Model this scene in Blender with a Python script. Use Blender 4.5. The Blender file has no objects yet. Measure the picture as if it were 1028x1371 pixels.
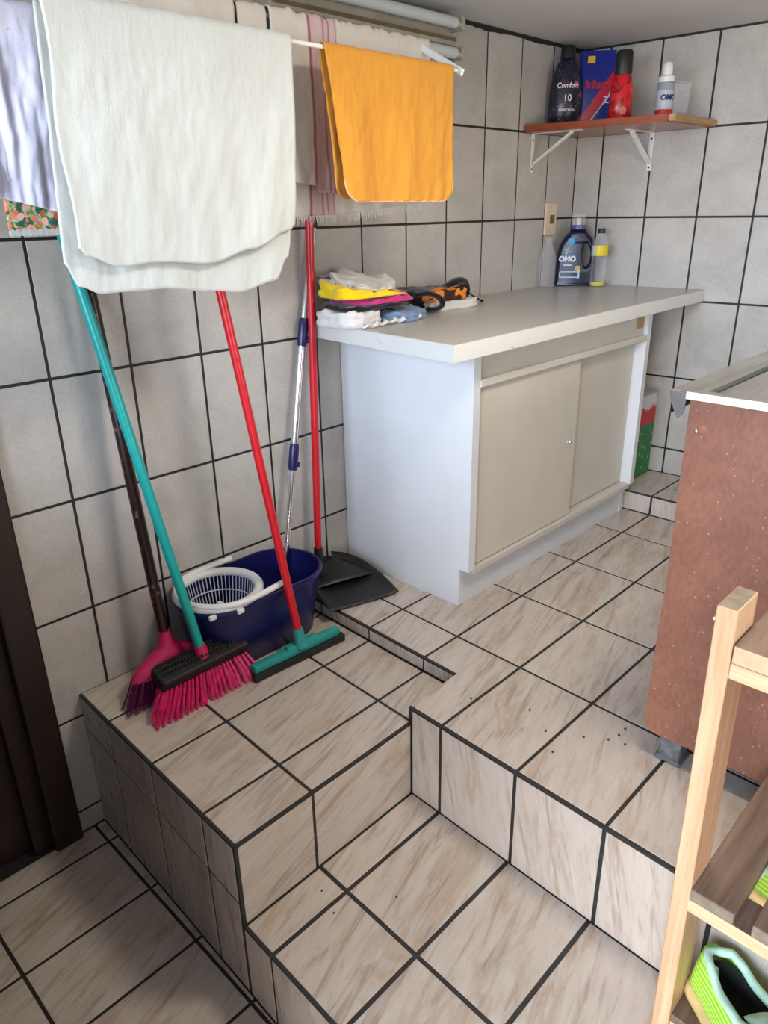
import bpy, bmesh, math, random
from mathutils import Vector, Matrix, noise
random.seed(7)
C = bpy.context.scene.collection
scn = bpy.context.scene
PI = math.pi

# ------------------------------------------------------------------ camera
cam_d = bpy.data.cameras.new('camera'); cam = bpy.data.objects.new('camera', cam_d); C.objects.link(cam)
cam.location = (1.7002, -0.8154, 1.5895)
cam.rotation_euler = (1.1799, 0.0166, 0.7674)
cam_d.sensor_fit = 'VERTICAL'; cam_d.sensor_height = 24.0
cam_d.lens = 985.24 / 1371 * 24.0
cam_d.clip_start = 0.02
scn.camera = cam

# ------------------------------------------------------------------ sky outside the doorway
w = bpy.data.worlds.new('outside'); scn.world = w; w.use_nodes = True
nt = w.node_tree; nt.nodes.clear()
o_ = nt.nodes.new('ShaderNodeOutputWorld'); b_ = nt.nodes.new('ShaderNodeBackground')
tc = nt.nodes.new('ShaderNodeTexCoord'); sx = nt.nodes.new('ShaderNodeSeparateXYZ'); cr = nt.nodes.new('ShaderNodeValToRGB')
nt.links.new(tc.outputs['Generated'], sx.inputs[0]); nt.links.new(sx.outputs[2], cr.inputs[0])
cr.color_ramp.elements[0].position = 0.0; cr.color_ramp.elements[0].color = (0.50, 0.44, 0.36, 1)
cr.color_ramp.elements[1].position = 0.03; cr.color_ramp.elements[1].color = (0.62, 0.75, 1.0, 1)
nt.links.new(cr.outputs[0], b_.inputs[0]); b_.inputs[1].default_value = 0.7
nt.links.new(b_.outputs[0], o_.inputs[0])

# ------------------------------------------------------------------ lights
def area(name, loc, target, sx_, sy_, power, col, spread=180):
    l = bpy.data.lights.new(name, 'AREA'); l.shape = 'RECTANGLE'; l.size = sx_; l.size_y = sy_
    l.energy = power; l.color = col; l.spread = math.radians(spread)
    o = bpy.data.objects.new(name, l); C.objects.link(o); o.location = loc
    d = Vector(target) - Vector(loc); o.rotation_euler = d.to_track_quat('-Z', 'Y').to_euler()
    return o
area('doorway_daylight', (1.55, -3.4, 1.95), (1.0, 0.8, 1.1), 2.6, 1.3, 225, (0.64, 0.79, 1.0))
area('sunlit_ground_bounce', (1.75, -2.4, 0.45), (1.1, 2.0, 1.9), 2.0, 0.8, 72, (1.0, 0.86, 0.72))
area('ceiling_light', (1.30, 0.45, 2.09), (1.25, 0.45, 0.0), 0.28, 0.28, 14, (1.0, 0.88, 0.74))
area('side_window_daylight', (2.44, 0.75, 1.45), (0.1, 0.3, 1.25), 0.9, 0.7, 15, (1.0, 0.96, 0.90))

scn.view_settings.view_transform = 'Standard'; scn.view_settings.look = 'None'
scn.view_settings.exposure = 0.0; scn.view_settings.gamma = 1.0
scn.view_settings.use_curve_mapping = False

# ================================================================== materials
MATS = {}
def newmat(name):
    m = bpy.data.materials.new(name); m.use_nodes = True
    return m, m.node_tree, m.node_tree.nodes['Principled BSDF']
def srgb(*c):
    def f(v):
        v /= 255.0
        return v / 12.92 if v <= 0.04045 else ((v + 0.055) / 1.055) ** 2.4
    return tuple(f(v) for v in c) + (1,)
def N(nt, t, **k):
    n = nt.nodes.new(t)
    for a, v in k.items(): setattr(n, a, v)
    return n
def coords(nt, scale=(1, 1, 1), rot=(0, 0, 0), rnd=0.0, kind='Object'):
    tc = N(nt, 'ShaderNodeTexCoord'); mp = N(nt, 'ShaderNodeMapping')
    nt.links.new(tc.outputs[kind], mp.inputs[0])
    if any(rot):      # turn first, then stretch
        mp.vector_type = 'TEXTURE'; scale = tuple(1 / v for v in scale)
    mp.inputs['Scale'].default_value = scale; mp.inputs['Rotation'].default_value = rot
    if rnd:
        oi = N(nt, 'ShaderNodeObjectInfo'); mu = N(nt, 'ShaderNodeMath', operation='MULTIPLY'); mu.inputs[1].default_value = rnd
        nt.links.new(oi.outputs['Random'], mu.inputs[0])
        cb = N(nt, 'ShaderNodeCombineXYZ'); nt.links.new(mu.outputs[0], cb.inputs[0]); nt.links.new(mu.outputs[0], cb.inputs[2])
        nt.links.new(cb.outputs[0], mp.inputs['Location'])
    return mp
def noise_(nt, mp, scale, detail=3, rough=.5, dist=0):
    n = N(nt, 'ShaderNodeTexNoise'); n.inputs['Scale'].default_value = scale; n.inputs['Detail'].default_value = detail
    n.inputs['Roughness'].default_value = rough; n.inputs['Distortion'].default_value = dist
    nt.links.new(mp.outputs[0], n.inputs['Vector']); return n
def ramp(nt, fac, stops):
    r = N(nt, 'ShaderNodeValToRGB'); e = r.color_ramp.elements
    while len(e) < len(stops): e.new(0.5)
    for i, (p, c) in enumerate(stops):
        e[i].position = p; e[i].color = c
    nt.links.new(fac, r.inputs[0]); return r
def mix(nt, fac, a, b, mode='MIX'):
    m = N(nt, 'ShaderNodeMix', data_type='RGBA', blend_type=mode)
    for s, v in ((0, fac), (6, a), (7, b)):
        if hasattr(v, 'is_output') or isinstance(v, bpy.types.NodeSocket): nt.links.new(v, m.inputs[s])
        else: m.inputs[s].default_value = v
    return m.outputs[2]
def bump(nt, bs, h, strength=.2, dist=.002):
    b = N(nt, 'ShaderNodeBump'); b.inputs['Strength'].default_value = strength; b.inputs['Distance'].default_value = dist
    nt.links.new(h, b.inputs['Height']); nt.links.new(b.outputs[0], bs.inputs['Normal'])
G = lambda v: (v, v, v, 1)

def plain(name, col, rough=.5, metal=0, var=.06, scale=30, bstr=0.0, spec=None, alpha=None, trans=0, coat=0, sheen=0):
    if name in MATS: return MATS[name]
    m, nt, bs = newmat(name)
    mp = coords(nt); n = noise_(nt, mp, scale, 4)
    lo = tuple(max(0, c * (1 - var)) for c in col[:3]) + (1,); hi = tuple(min(1, c * (1 + var)) for c in col[:3]) + (1,)
    r = ramp(nt, n.outputs[0], [(.3, lo), (.7, hi)])
    nt.links.new(r.outputs[0], bs.inputs['Base Color'])
    bs.inputs['Roughness'].default_value = rough; bs.inputs['Metallic'].default_value = metal
    if spec is not None: bs.inputs['Specular IOR Level'].default_value = spec
    if trans: bs.inputs['Transmission Weight'].default_value = trans
    if alpha is not None: bs.inputs['Alpha'].default_value = alpha
    if coat: bs.inputs['Coat Weight'].default_value = coat
    if sheen: bs.inputs['Sheen Weight'].default_value = sheen
    if bstr: bump(nt, bs, n.outputs[0], bstr, .003)
    MATS[name] = m; return m

def wall_tile_mat():
    m, nt, bs = newmat('wall_tile_glaze')
    mp = coords(nt, rnd=40.0)
    a = noise_(nt, mp, 9, 4, .6, .6); f = noise_(nt, mp, 140, 2, .5)
    r = ramp(nt, a.outputs[0], [(.30, srgb(180, 175, 168)), (.5, srgb(191, 186, 179)), (.7, srgb(198, 193, 186))])
    r2 = ramp(nt, f.outputs[0], [(.35, G(.91)), (.65, G(1.0))])
    c = mix(nt, 1.0, r.outputs[0], r2.outputs[0], 'MULTIPLY')
    oi = N(nt, 'ShaderNodeObjectInfo')
    r3 = ramp(nt, oi.outputs['Random'], [(0, G(.94)), (1, G(1.0))])
    c = mix(nt, 1.0, c, r3.outputs[0], 'MULTIPLY')
    nt.links.new(c, bs.inputs['Base Color'])
    bs.inputs['Roughness'].default_value = .34
    bs.inputs['Specular IOR Level'].default_value = .4
    bump(nt, bs, a.outputs[0], .12, .002)
    return m

def floor_tile_mat(name, angle, base=1.0):
    """beige marble print: fine grey strokes and tan clouds all running one way across the tile"""
    m, nt, bs = newmat(name)
    mp = coords(nt, scale=(1.0, .085, 1), rot=(0, 0, angle), rnd=6.0)
    mp2 = coords(nt, scale=(1.0, .20, 1), rot=(0, 0, angle), rnd=3.0)
    st = noise_(nt, mp, 42, 4, .62, 1.0)
    cl = noise_(nt, mp2, 12, 5, .62, 1.4)
    fi = noise_(nt, mp2, 60, 3, .6, .4)
    b0 = ramp(nt, fi.outputs[0], [(.3, srgb(184, 173, 162)), (.7, srgb(197, 187, 177))])
    tan = ramp(nt, cl.outputs[0], [(.53, G(0)), (.60, G(.30)), (.64, G(.50)), (.69, G(.06))])
    c = mix(nt, tan.outputs[0], b0.outputs[0], srgb(160, 134, 108))
    sm = ramp(nt, st.outputs[0], [(.54, G(0)), (.62, G(.34)), (.70, G(.55))])
    c = mix(nt, sm.outputs[0], c, srgb(132, 114, 104))
    nt.links.new(c, bs.inputs['Base Color'])
    rr = ramp(nt, fi.outputs[0], [(.3, G(.24)), (.7, G(.38))])
    nt.links.new(rr.outputs[0], bs.inputs['Roughness'])
    bs.inputs['Specular IOR Level'].default_value = .42
    return m

M_WT = wall_tile_mat()
M_FT = floor_tile_mat('marbled_floor_tile', math.radians(17))
M_RT = floor_tile_mat('marbled_riser_tile', math.radians(12))
M_RT2 = floor_tile_mat('marbled_side_tile', math.radians(6))
M_RT3 = floor_tile_mat('marbled_step_side_tile', math.radians(-68))
def grout_mat():
    m, nt, bs = newmat('black_grout')
    mp = coords(nt); n = noise_(nt, mp, 60, 4, .7)
    mp2 = coords(nt); n2 = noise_(nt, mp2, 7, 5, .75)
    r = ramp(nt, n.outputs[0], [(.3, srgb(22, 22, 22)), (.62, srgb(40, 40, 41)), (.8, srgb(66, 66, 66))])
    r2 = ramp(nt, n2.outputs[0], [(.66, G(0)), (.74, G(.55))])
    c = mix(nt, r2.outputs[0], r.outputs[0], srgb(120, 116, 110))
    nt.links.new(c, bs.inputs['Base Color']); bs.inputs['Roughness'].default_value = .6
    return m
M_GROUT = grout_mat()
M_GROUTD = plain('dark_grout', srgb(30, 29, 28), .6, var=.25, scale=80)
M_PLASTER = plain('ceiling_paint', srgb(205, 204, 203), .8, var=.03, scale=6, bstr=.1)
M_WHITE = plain('white_laminate', srgb(216, 219, 222), .38, var=.015, scale=12)
M_CREAM = plain('cream_laminate', srgb(205, 200, 188), .42, var=.03, scale=9)
M_WHITEPL = plain('white_plastic', srgb(226, 226, 222), .35, var=.02)
M_METAL = plain('stainless_steel', (.62, .61, .59, 1), .28, 1.0, var=.1, scale=20)
M_CHROME = plain('chrome', (.8, .8, .8, 1), .15, 1.0, var=.03)
M_BLACK = plain('black_plastic', srgb(26, 27, 28), .45, var=.2)
M_NAVY = plain('navy_plastic', srgb(18, 20, 78), .3, var=.08, scale=8)
M_RED = plain('red_plastic', srgb(196, 22, 34), .3, var=.06)
M_TEAL = plain('teal_plastic', srgb(22, 158, 150), .32, var=.06)
M_TEAL2 = plain('teal_matt_plastic', srgb(40, 150, 146), .5, var=.08)
M_PINK = plain('pink_plastic', srgb(196, 30, 92), .42, var=.08)
M_GLASS = None
def glass_mat(name, col=(1, 1, 1, 1), rough=.03, ior=1.3):
    m, nt, bs = newmat(name)
    mp = coords(nt); n = noise_(nt, mp, 15, 2)
    r = ramp(nt, n.outputs[0], [(0, G(rough)), (1, G(rough + .04))]); nt.links.new(r.outputs[0], bs.inputs['Roughness'])
    bs.inputs['Base Color'].default_value = col; bs.inputs['Transmission Weight'].default_value = 1; bs.inputs['IOR'].default_value = ior
    return m
M_GLASS = glass_mat('clear_glass', (.98, .99, 1, 1), .02, 1.35)
M_CLEARPL = glass_mat('clear_plastic', (.96, .98, 1, 1), .06, 1.12)

def clear_mat(name, alpha, col=(.92, .94, .96, 1), rough=.08):
    m, nt, bs = newmat(name)
    lw = N(nt, 'ShaderNodeLayerWeight'); lw.inputs[0].default_value = .35
    mr = N(nt, 'ShaderNodeMapRange'); mr.inputs['To Min'].default_value = alpha; mr.inputs['To Max'].default_value = min(1, alpha * 4.5)
    nt.links.new(lw.outputs['Facing'], mr.inputs[0]); nt.links.new(mr.outputs[0], bs.inputs['Alpha'])
    bs.inputs['Base Color'].default_value = col; bs.inputs['Roughness'].default_value = rough
    return m
M_CLEARPL = clear_mat('clear_plastic_film', .045); M_GLASS = clear_mat('thin_clear_glass', .05, (.85, .88, .9, 1), .03)

def cloth_mat(name, col, var=.07, weave=900, sheen=.3, blot=None, rough=.9, extra=None):
    m, nt, bs = newmat(name)
    mp = coords(nt); n = noise_(nt, mp, 9, 4, .6)
    lo = tuple(c * (1 - var) for c in col[:3]) + (1,); hi = tuple(min(1, c * (1 + var)) for c in col[:3]) + (1,)
    c = ramp(nt, n.outputs[0], [(.3, lo), (.7, hi)]).outputs[0]
    if blot:
        n2 = noise_(nt, coords(nt, kind='Object'), 14, 2, .5); r2 = ramp(nt, n2.outputs[0], [(.72, G(0)), (.80, G(.6))])
        c = mix(nt, r2.outputs[0], c, blot)
    if extra: c = extra(nt, c)
    nt.links.new(c, bs.inputs['Base Color'])
    bs.inputs['Roughness'].default_value = rough; bs.inputs['Sheen Weight'].default_value = sheen
    bs.inputs['Specular IOR Level'].default_value = .15
    wv = N(nt, 'ShaderNodeTexNoise'); wv.inputs['Scale'].default_value = weave; wv.inputs['Detail'].default_value = 1
    nt.links.new(coords(nt).outputs[0], wv.inputs['Vector'])
    ad = N(nt, 'ShaderNodeMath', operation='ADD'); nt.links.new(wv.outputs[0], ad.inputs[0])
    mu = N(nt, 'ShaderNodeMath', operation='MULTIPLY'); mu.inputs[1].default_value = 3.0
    nw = noise_(nt, coords(nt, scale=(1, 1, .35)), 45, 3, .6, .4); nt.links.new(nw.outputs[0], mu.inputs[0]); nt.links.new(mu.outputs[0], ad.inputs[1])
    bump(nt, bs, ad.outputs[0], .35, .0016)
    return m

def wood_mat(name, c1, c2, scale=18, rough=.5, axis=2, stretch=.06, coat=0):
    m, nt, bs = newmat(name)
    s = [1, 1, 1]; s[axis] = stretch
    mp = coords(nt, scale=tuple(s), rnd=3.0)
    n = noise_(nt, mp, scale, 5, .6, 1.2); n2 = noise_(nt, mp, scale * 6, 3, .6)
    c = ramp(nt, n.outputs[0], [(.3, c1), (.7, c2)]).outputs[0]
    d = ramp(nt, n2.outputs[0], [(.3, G(.8)), (.6, G(1))]).outputs[0]
    c = mix(nt, 1.0, c, d, 'MULTIPLY')
    nt.links.new(c, bs.inputs['Base Color']); bs.inputs['Roughness'].default_value = rough
    if coat: bs.inputs['Coat Weight'].default_value = coat
    bump(nt, bs, n2.outputs[0], .15, .001)
    return m

# ================================================================== helpers
def tag(o, label=None, cat=None, group=None, kind=None):
    if label: o['label'] = label
    if cat: o['category'] = cat
    if group: o['group'] = group
    if kind: o['kind'] = kind
    return o
def thing(name, label, cat, loc=(0, 0, 0), group=None, rot=None):
    o = bpy.data.objects.new(name, None); C.objects.link(o); o.location = loc; o.empty_display_size = .05
    if rot: o.rotation_euler = rot
    return tag(o, label, cat, group)
def link_mesh(name, bm, mat, parent=None, smooth=False, world=True, auto=None):
    """bm is in the parent's local space if world is False, else world space"""
    bmesh.ops.recalc_face_normals(bm, faces=bm.faces[:])
    me = bpy.data.meshes.new(name); bm.to_mesh(me); bm.free()
    if isinstance(mat, (list, tuple)):
        for x in mat: me.materials.append(x)
    elif mat: me.materials.append(mat)
    o = bpy.data.objects.new(name, me); C.objects.link(o)
    if smooth:
        for p in me.polygons: p.use_smooth = True
        if auto:
            me.set_sharp_from_angle(angle=math.radians(auto))
    if parent:
        o.parent = parent
        if world:
            o.matrix_parent_inverse = pw(parent).inverted()
    return o
def pw(o):
    m = Matrix.LocRotScale(o.location, o.rotation_euler, o.scale)
    if o.parent: m = pw(o.parent) @ o.matrix_parent_inverse @ m
    return m
def box(bm, lo, hi, bev=0.0, seg=2, mat=None, rot=None):
    c = [(a + b) / 2 for a, b in zip(lo, hi)]; s = [abs(b - a) for a, b in zip(lo, hi)]
    t = bmesh.new(); bmesh.ops.create_cube(t, size=1)
    for v in t.verts: v.co = Vector((v.co.x * s[0], v.co.y * s[1], v.co.z * s[2]))
    if bev: bmesh.ops.bevel(t, geom=t.edges[:], offset=min(bev, min(s) * .45), segments=seg, profile=.5, affect='EDGES')
    M = Matrix.Translation(c)
    if rot is not None: M = M @ rot
    t.transform(M); merge(bm, t, mat); return bm
def merge(bm, t, mi=None):
    if mi is not None:
        for f in t.faces: f.material_index = mi
    me = bpy.data.meshes.new('tmp'); t.to_mesh(me); t.free(); bm.from_mesh(me); bpy.data.meshes.remove(me)
def B(*a, **k):
    return box(bmesh.new(), *a, **k)
def prism(bm, pts, z0, z1):
    v0 = [bm.verts.new((x, y, z0)) for x, y in pts]; v1 = [bm.verts.new((x, y, z1)) for x, y in pts]
    bm.faces.new(v1); bm.faces.new(v0[::-1])
    for i in range(len(pts)):
        j = (i + 1) % len(pts); bm.faces.new((v0[i], v0[j], v1[j], v1[i]))
    return bm
def frames(path):
    P = [Vector(p) for p in path]; T = []
    for i in range(len(P)):
        a = P[max(i - 1, 0)]; b = P[min(i + 1, len(P) - 1)]; T.append((b - a).normalized())
    up = Vector((0, 0, 1)) if abs(T[0].z) < .9 else Vector((1, 0, 0))
    n = T[0].cross(up).normalized(); out = []
    for i, t in enumerate(T):
        n = (n - t * n.dot(t))
        n = n.normalized() if n.length > 1e-6 else t.orthogonal().normalized()
        out.append((P[i], t, n, t.cross(n)))
    return out
def tube(bm, path, r, seg=12, cap=True, sx_=1, closed=False):
    rs = r if isinstance(r, (list, tuple)) else [r] * len(path)
    rings = []
    for (p, t, n, b), rr in zip(frames(path), rs):
        rings.append([bm.verts.new(p + (n * math.cos(2 * PI * k / seg) * sx_ + b * math.sin(2 * PI * k / seg)) * rr) for k in range(seg)])
    for a, b in zip(rings, rings[1:]):
        for k in range(seg): bm.faces.new((a[k], a[(k + 1) % seg], b[(k + 1) % seg], b[k]))
    if closed:
        a, b = rings[-1], rings[0]
        for k in range(seg): bm.faces.new((a[k], a[(k + 1) % seg], b[(k + 1) % seg], b[k]))
    elif cap:
        bm.faces.new(rings[0][::-1]); bm.faces.new(rings[-1])
    return bm
def lathe(bm, prof, c=(0, 0, 0), seg=28, sx_=1, sy_=1, ang=0, exp=2.0):
    """prof: (radius, z); elliptical/superelliptical section"""
    rings = []; ca, sa = math.cos(ang), math.sin(ang)
    for r, z in prof:
        if r < 1e-5:
            rings.append([bm.verts.new((c[0], c[1], c[2] + z))]); continue
        ring = []
        for k in range(seg):
            a = 2 * PI * k / seg; x, y = math.cos(a), math.sin(a)
            if exp != 2.0:
                q = (abs(x) ** exp + abs(y) ** exp) ** (-1 / exp); x *= q; y *= q
            x *= r * sx_; y *= r * sy_
            ring.append(bm.verts.new((c[0] + x * ca - y * sa, c[1] + x * sa + y * ca, c[2] + z)))
        rings.append(ring)
    for a, b in zip(rings, rings[1:]):
        if len(a) == 1 and len(b) == 1: continue
        for k in range(seg):
            k2 = (k + 1) % seg
            if len(a) == 1: bm.faces.new((a[0], b[k2], b[k]))
            elif len(b) == 1: bm.faces.new((a[k], a[k2], b[0]))
            else: bm.faces.new((a[k], a[k2], b[k2], b[k]))
    return bm
def smooth_path(pts, n=8):
    P = [Vector(p) for p in pts]; out = []
    for i in range(len(P) - 1):
        p0 = P[max(i - 1, 0)]; p1 = P[i]; p2 = P[i + 1]; p3 = P[min(i + 2, len(P) - 1)]
        for k in range(n):
            t = k / n
            out.append(.5 * ((2 * p1) + (p2 - p0) * t + (2 * p0 - 5 * p1 + 4 * p2 - p3) * t * t + (3 * p1 - p0 - 3 * p2 + p3) * t ** 3))
    out.append(P[-1]); return out
def text_obj(s, size, mat, parent, place, bold=0.0, name='lettering', sx_=1.0):
    """place: function (x, y) centred text plane -> world point"""
    cu = bpy.data.curves.new('txt', 'FONT'); cu.body = s; cu.size = size; cu.align_x = 'CENTER'; cu.align_y = 'CENTER'; cu.offset = bold; cu.resolution_u = 3
    to = bpy.data.objects.new('txt', cu); C.objects.link(to)
    dg = bpy.context.evaluated_depsgraph_get(); dg.update()
    me = bpy.data.meshes.new_from_object(to.evaluated_get(dg))
    bpy.data.objects.remove(to)
    bm = bmesh.new(); bm.from_mesh(me)
    long_ = [e for e in bm.edges if e.calc_length() > size * .35]
    if long_: bmesh.ops.subdivide_edges(bm, edges=long_, cuts=1)
    for v in bm.verts: v.co = Vector(place(v.co.x * sx_, v.co.y))
    me.materials.clear()
    return link_mesh(name, bm, mat, parent)

# ------------------------------------------------------------------ tiles
TT = .006
def tile(parent, corners, mat, g=.006, c=.0007, proud=.0010, gl=None, name='tile'):
    """corners: 4 world points, CCW seen from the front. local x = first edge, local z = outward normal. g grout width (half on each side)"""
    P = [Vector(p) for p in corners]
    o = P[0]; ex = (P[1] - P[0]).normalized(); n = ex.cross(P[3] - P[0]).normalized(); ey = n.cross(ex)
    M = Matrix((ex, ey, n)).transposed().to_4x4(); M.translation = o
    Q = [((p - o).dot(ex), (p - o).dot(ey)) for p in P]
    gs = gl or (g / 2,) * 4   # bottom, right, top, left
    def inset(d):
        out = []
        lines = []
        for i in range(4):
            a = Vector(Q[i]); b = Vector(Q[(i + 1) % 4]); t = (b - a).normalized(); nn = Vector((-t.y, t.x))
            lines.append((a + nn * (gs[i] + d), t))
        for i in range(4):
            p, t = lines[i - 1]; q, s = lines[i]
            den = t.x * s.y - t.y * s.x
            k = ((q.x - p.x) * s.y - (q.y - p.y) * s.x) / den
            out.append(p + t * k)
        return out
    bm = bmesh.new()
    jit = random.uniform(-.0003, .0003)
    L = [[bm.verts.new((p.x, p.y, z + jit)) for p in inset(d)] for d, z in ((0, -TT), (0, -c + proud), (c, proud))]
    bm.faces.new(L[2])
    for a, b in zip(L, L[1:]):
        for i in range(4): bm.faces.new((a[i], a[(i + 1) % 4], b[(i + 1) % 4], b[i]))
    me = bpy.data.meshes.new(name); bm.to_mesh(me); bm.free(); me.materials.append(mat)
    ob = bpy.data.objects.new(name, me); C.objects.link(ob); ob.parent = parent; ob.matrix_world = M
    ob.matrix_parent_inverse = Matrix(); ob.matrix_basis = M
    return ob

# ================================================================== the setting
CEIL = 2.133
hA, hB, hC, hS = .4267, .4691, .5487, .2081
KR = -.037
y0 = lambda x: -.232 - .0244 * x
yr = lambda e, x: e + KR * x
yB = lambda x: 2.0512 + .0472 * x
xA = .7157; xl = .7071; yl = .4794; e5 = .2998; yC = 1.7918
XMAX = 2.5; YMIN = -.86
DY0, DY1, DZ = -.84, -.302, 1.95   # brown door opening

def structure(name, bm, mat): return tag(link_mesh(name, bm, mat), kind='structure')

# floor: one stepped slab
bm = bmesh.new(); d = .0
box(bm, (-.15, YMIN, -.10), (XMAX, -.2, -.0))
prism(bm, [(-.15, y0(-.15)), (xA, y0(xA)), (xA, .9), (-.15, .9)], -.09, hA)
prism(bm, [(xA - .01, y0(xA)), (XMAX, y0(XMAX)), (XMAX, .6), (xA - .01, .6)], -.08, hS)
prism(bm, [(-.15, yr(yl, -.15)), (xl, yr(yl, xl)), (xl, yr(e5, xl)), (XMAX, yr(e5, XMAX)), (XMAX, 2.25), (-.15, 2.25)], -.07, hB)
prism(bm, [(-.15, yC), (XMAX, yC), (XMAX, 2.26), (-.15, 2.26)], 0, hC)
floor = structure('floor', bm, M_GROUT)

# --- floor tiles
XC = [0.0, .162, .378, .5946, .8115, 1.026, 1.2395, 1.455, 1.670, 1.886, 2.10, 2.316, XMAX]
def flt(c, z, mat=M_FT, g=.008, gl=None):
    return tile(floor, [(x, y, z) for x, y in c], mat, g=g, gl=gl)
# platform A (rows m0 (y0) .. m1 .. m2 .. lip)
for i in range(len(XC)):
    a, b = XC[i], XC[i + 1]
    last = False
    if b > xA: b = xA; last = True
    rows = [None, -.0185, .303, yl]
    for r in range(3):
        ya = (lambda x: y0(x)) if r == 0 else (lambda x, q=rows[r]: yr(q, x))
        yb_ = lambda x, q=rows[r + 1]: yr(q, x)
        if last and r == 2: b2 = xl
        else: b2 = b
        gl = (.007 if r == 0 else .004, .007 if last and r < 2 else .004, .005 if r == 2 else .004, .004)
        flt([(a, ya(a)), (b2, ya(b2)), (b2, yb_(b2)), (a, yb_(a))], hA, gl=gl)
    if last: break
# floor B
rowsB = [('k', yl), ('k', .624), ('k', .9447), ('k', 1.266), ('k', 1.592), ('c', yC)]
def yy(rw, x): return yr(rw[1], x) if rw[0] == 'k' else rw[1]
for i in range(len(XC) - 1):
    a, b = XC[i], XC[i + 1]
    if a >= 2.3: break
    for r in range(5):
        if r == 0:
            if a < .59:
                flt([(a, yr(yl, a)), (b, yr(yl, b)), (b, yr(.624, b)), (a, yr(.624, a))], hB, gl=(.008, .004, .004, .004))
            elif a < .60:
                # L-shaped corner tile in two laid pieces, no joint between them
                flt([(xl, yr(e5, xl)), (b, yr(e5, b)), (b, yr(.624, b)), (xl, yr(.624, xl))], hB, gl=(.008, .004, .004, 0))
                flt([(a, yr(yl, a)), (xl, yr(yl, xl)), (xl, yr(.624, xl)), (a, yr(.624, a))], hB, gl=(.008, 0, .004, .004))
            else:
                flt([(a, yr(e5, a)), (b, yr(e5, b)), (b, yr(.624, b)), (a, yr(.624, a))], hB, gl=(.008, .004, .004, .004))
        else:
            A_, B_ = rowsB[r], rowsB[r + 1]
            flt([(a, yy(A_, a)), (b, yy(A_, b)), (b, yy(B_, b)), (a, yy(B_, a))], hB)
# step S
XS = [xA, .810, 1.0201, 1.2315, 1.445, 1.66, 1.875, 2.09, 2.305, XMAX]
for a, b in zip(XS, XS[1:]):
    n1 = lambda x: yr(-.0130, x)
    flt([(a, y0(a)), (b, y0(b)), (b, n1(b)), (a, n1(a))], hS, gl=(.007, .005, .005, .005))
    flt([(a, n1(a)), (b, n1(b)), (b, yr(e5, b)), (a, yr(e5, a))], hS, gl=(.005, .005, .003, .005))
# back step C
XCC = [0, .162, .378, .5946, .8115, 1.026, 1.2395, 1.455, 1.67]
for a, b in zip(XCC, XCC[1:]):
    flt([(a, yC), (b, yC), (b, yB(b)), (a, yB(a))], hC, gl=(.006, .004, .003, .004))
    tile(floor, [(a, yC, hB), (b, yC, hB), (b, yC, hC), (a, yC, hC)], M_RT, gl=(.004, .004, .006, .004))
# low floor
XG = [0, .0838, .3044, .5148, .730, .945, 1.16, 1.375, 1.59, 1.80, 2.02, 2.24, XMAX]
YG = [-.2628, -.5803, -.9, -1.22, YMIN]
for a, b in zip(XG, XG[1:]):
    for q1, q0 in zip(YG, YG[1:]):
        flt([(a, q0), (b, q0), (b, q1), (a, q1)], 0, g=.008)
    tile(floor, [(a, -.2628, 0), (b, -.2628, 0), (b, y0(b), 0), (a, y0(a), 0)], M_FT, gl=(.004, .004, .003, .004))
# riser tiles ----- left face (y0 plane)
XF = [0, .162, .378, .5946, xA]
for i, (a, b) in enumerate(zip(XF, XF[1:])):
    za = lambda x: .322 - .075 * x
    e = .008 if i == 3 else .0025
    tile(floor, [(a, y0(a), 0), (b, y0(b), 0), (b, y0(b), za(b)), (a, y0(a), za(a))], M_RT2, gl=(.004, e, .003, .0045))
    tile(floor, [(a, y0(a), za(a)), (b, y0(b), za(b)), (b, y0(b), hA), (a, y0(a), hA)], M_RT2, gl=(.003, e, .007, .0045))
XF2 = [xA, .81, 1.0201, 1.2315, 1.445, 1.66, 1.875, 2.09, 2.305, XMAX]
for a, b in zip(XF2, XF2[1:]):
    tile(floor, [(a, y0(a), 0), (b, y0(b), 0), (b, y0(b), hS), (a, y0(a), hS)], M_RT2, gl=(.004, .0035, .007, .0035))
# riser of B above S
XR = [xA, .8115, 1.026, 1.2395, 1.455, 1.67, 1.886, 2.10, 2.316, XMAX]
for a, b in zip(XR, XR[1:]):
    tile(floor, [(a, yr(e5, a), hS), (b, yr(e5, b), hS), (b, yr(e5, b), hB), (a, yr(e5, a), hB)], M_RT, gl=(.003, .0045, .007, .0045))
# lip risers
XL = [0.02, .162, .378, .5946, xl]
for a, b in zip(XL, XL[1:]):
    tile(floor, [(a, yr(yl, a), hA), (b, yr(yl, b), hA), (b, yr(yl, b), hB), (a, yr(yl, a), hB)], M_RT, gl=(.005, .003, .006, .003))
# platform A side facing +x
YS = [y0(xA), -.045, yr(e5, xA)]
for a, b in zip(YS, YS[1:]):
    tile(floor, [(xA, a, hS), (xA, b, hS), (xA, b, hA), (xA, a, hA)], M_RT3, gl=(.003, .004, .007, .008 if a < -.2 else .004))
# small lip side at x = xl
tile(floor, [(xl + .003, yr(yl, xl), hA), (xl + .003, yr(e5, xl), hA), (xl + .003, yr(e5, xl), hB), (xl + .003, yr(yl, xl), hB)][::-1], M_RT, gl=(.002,) * 4) if False else None
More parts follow.
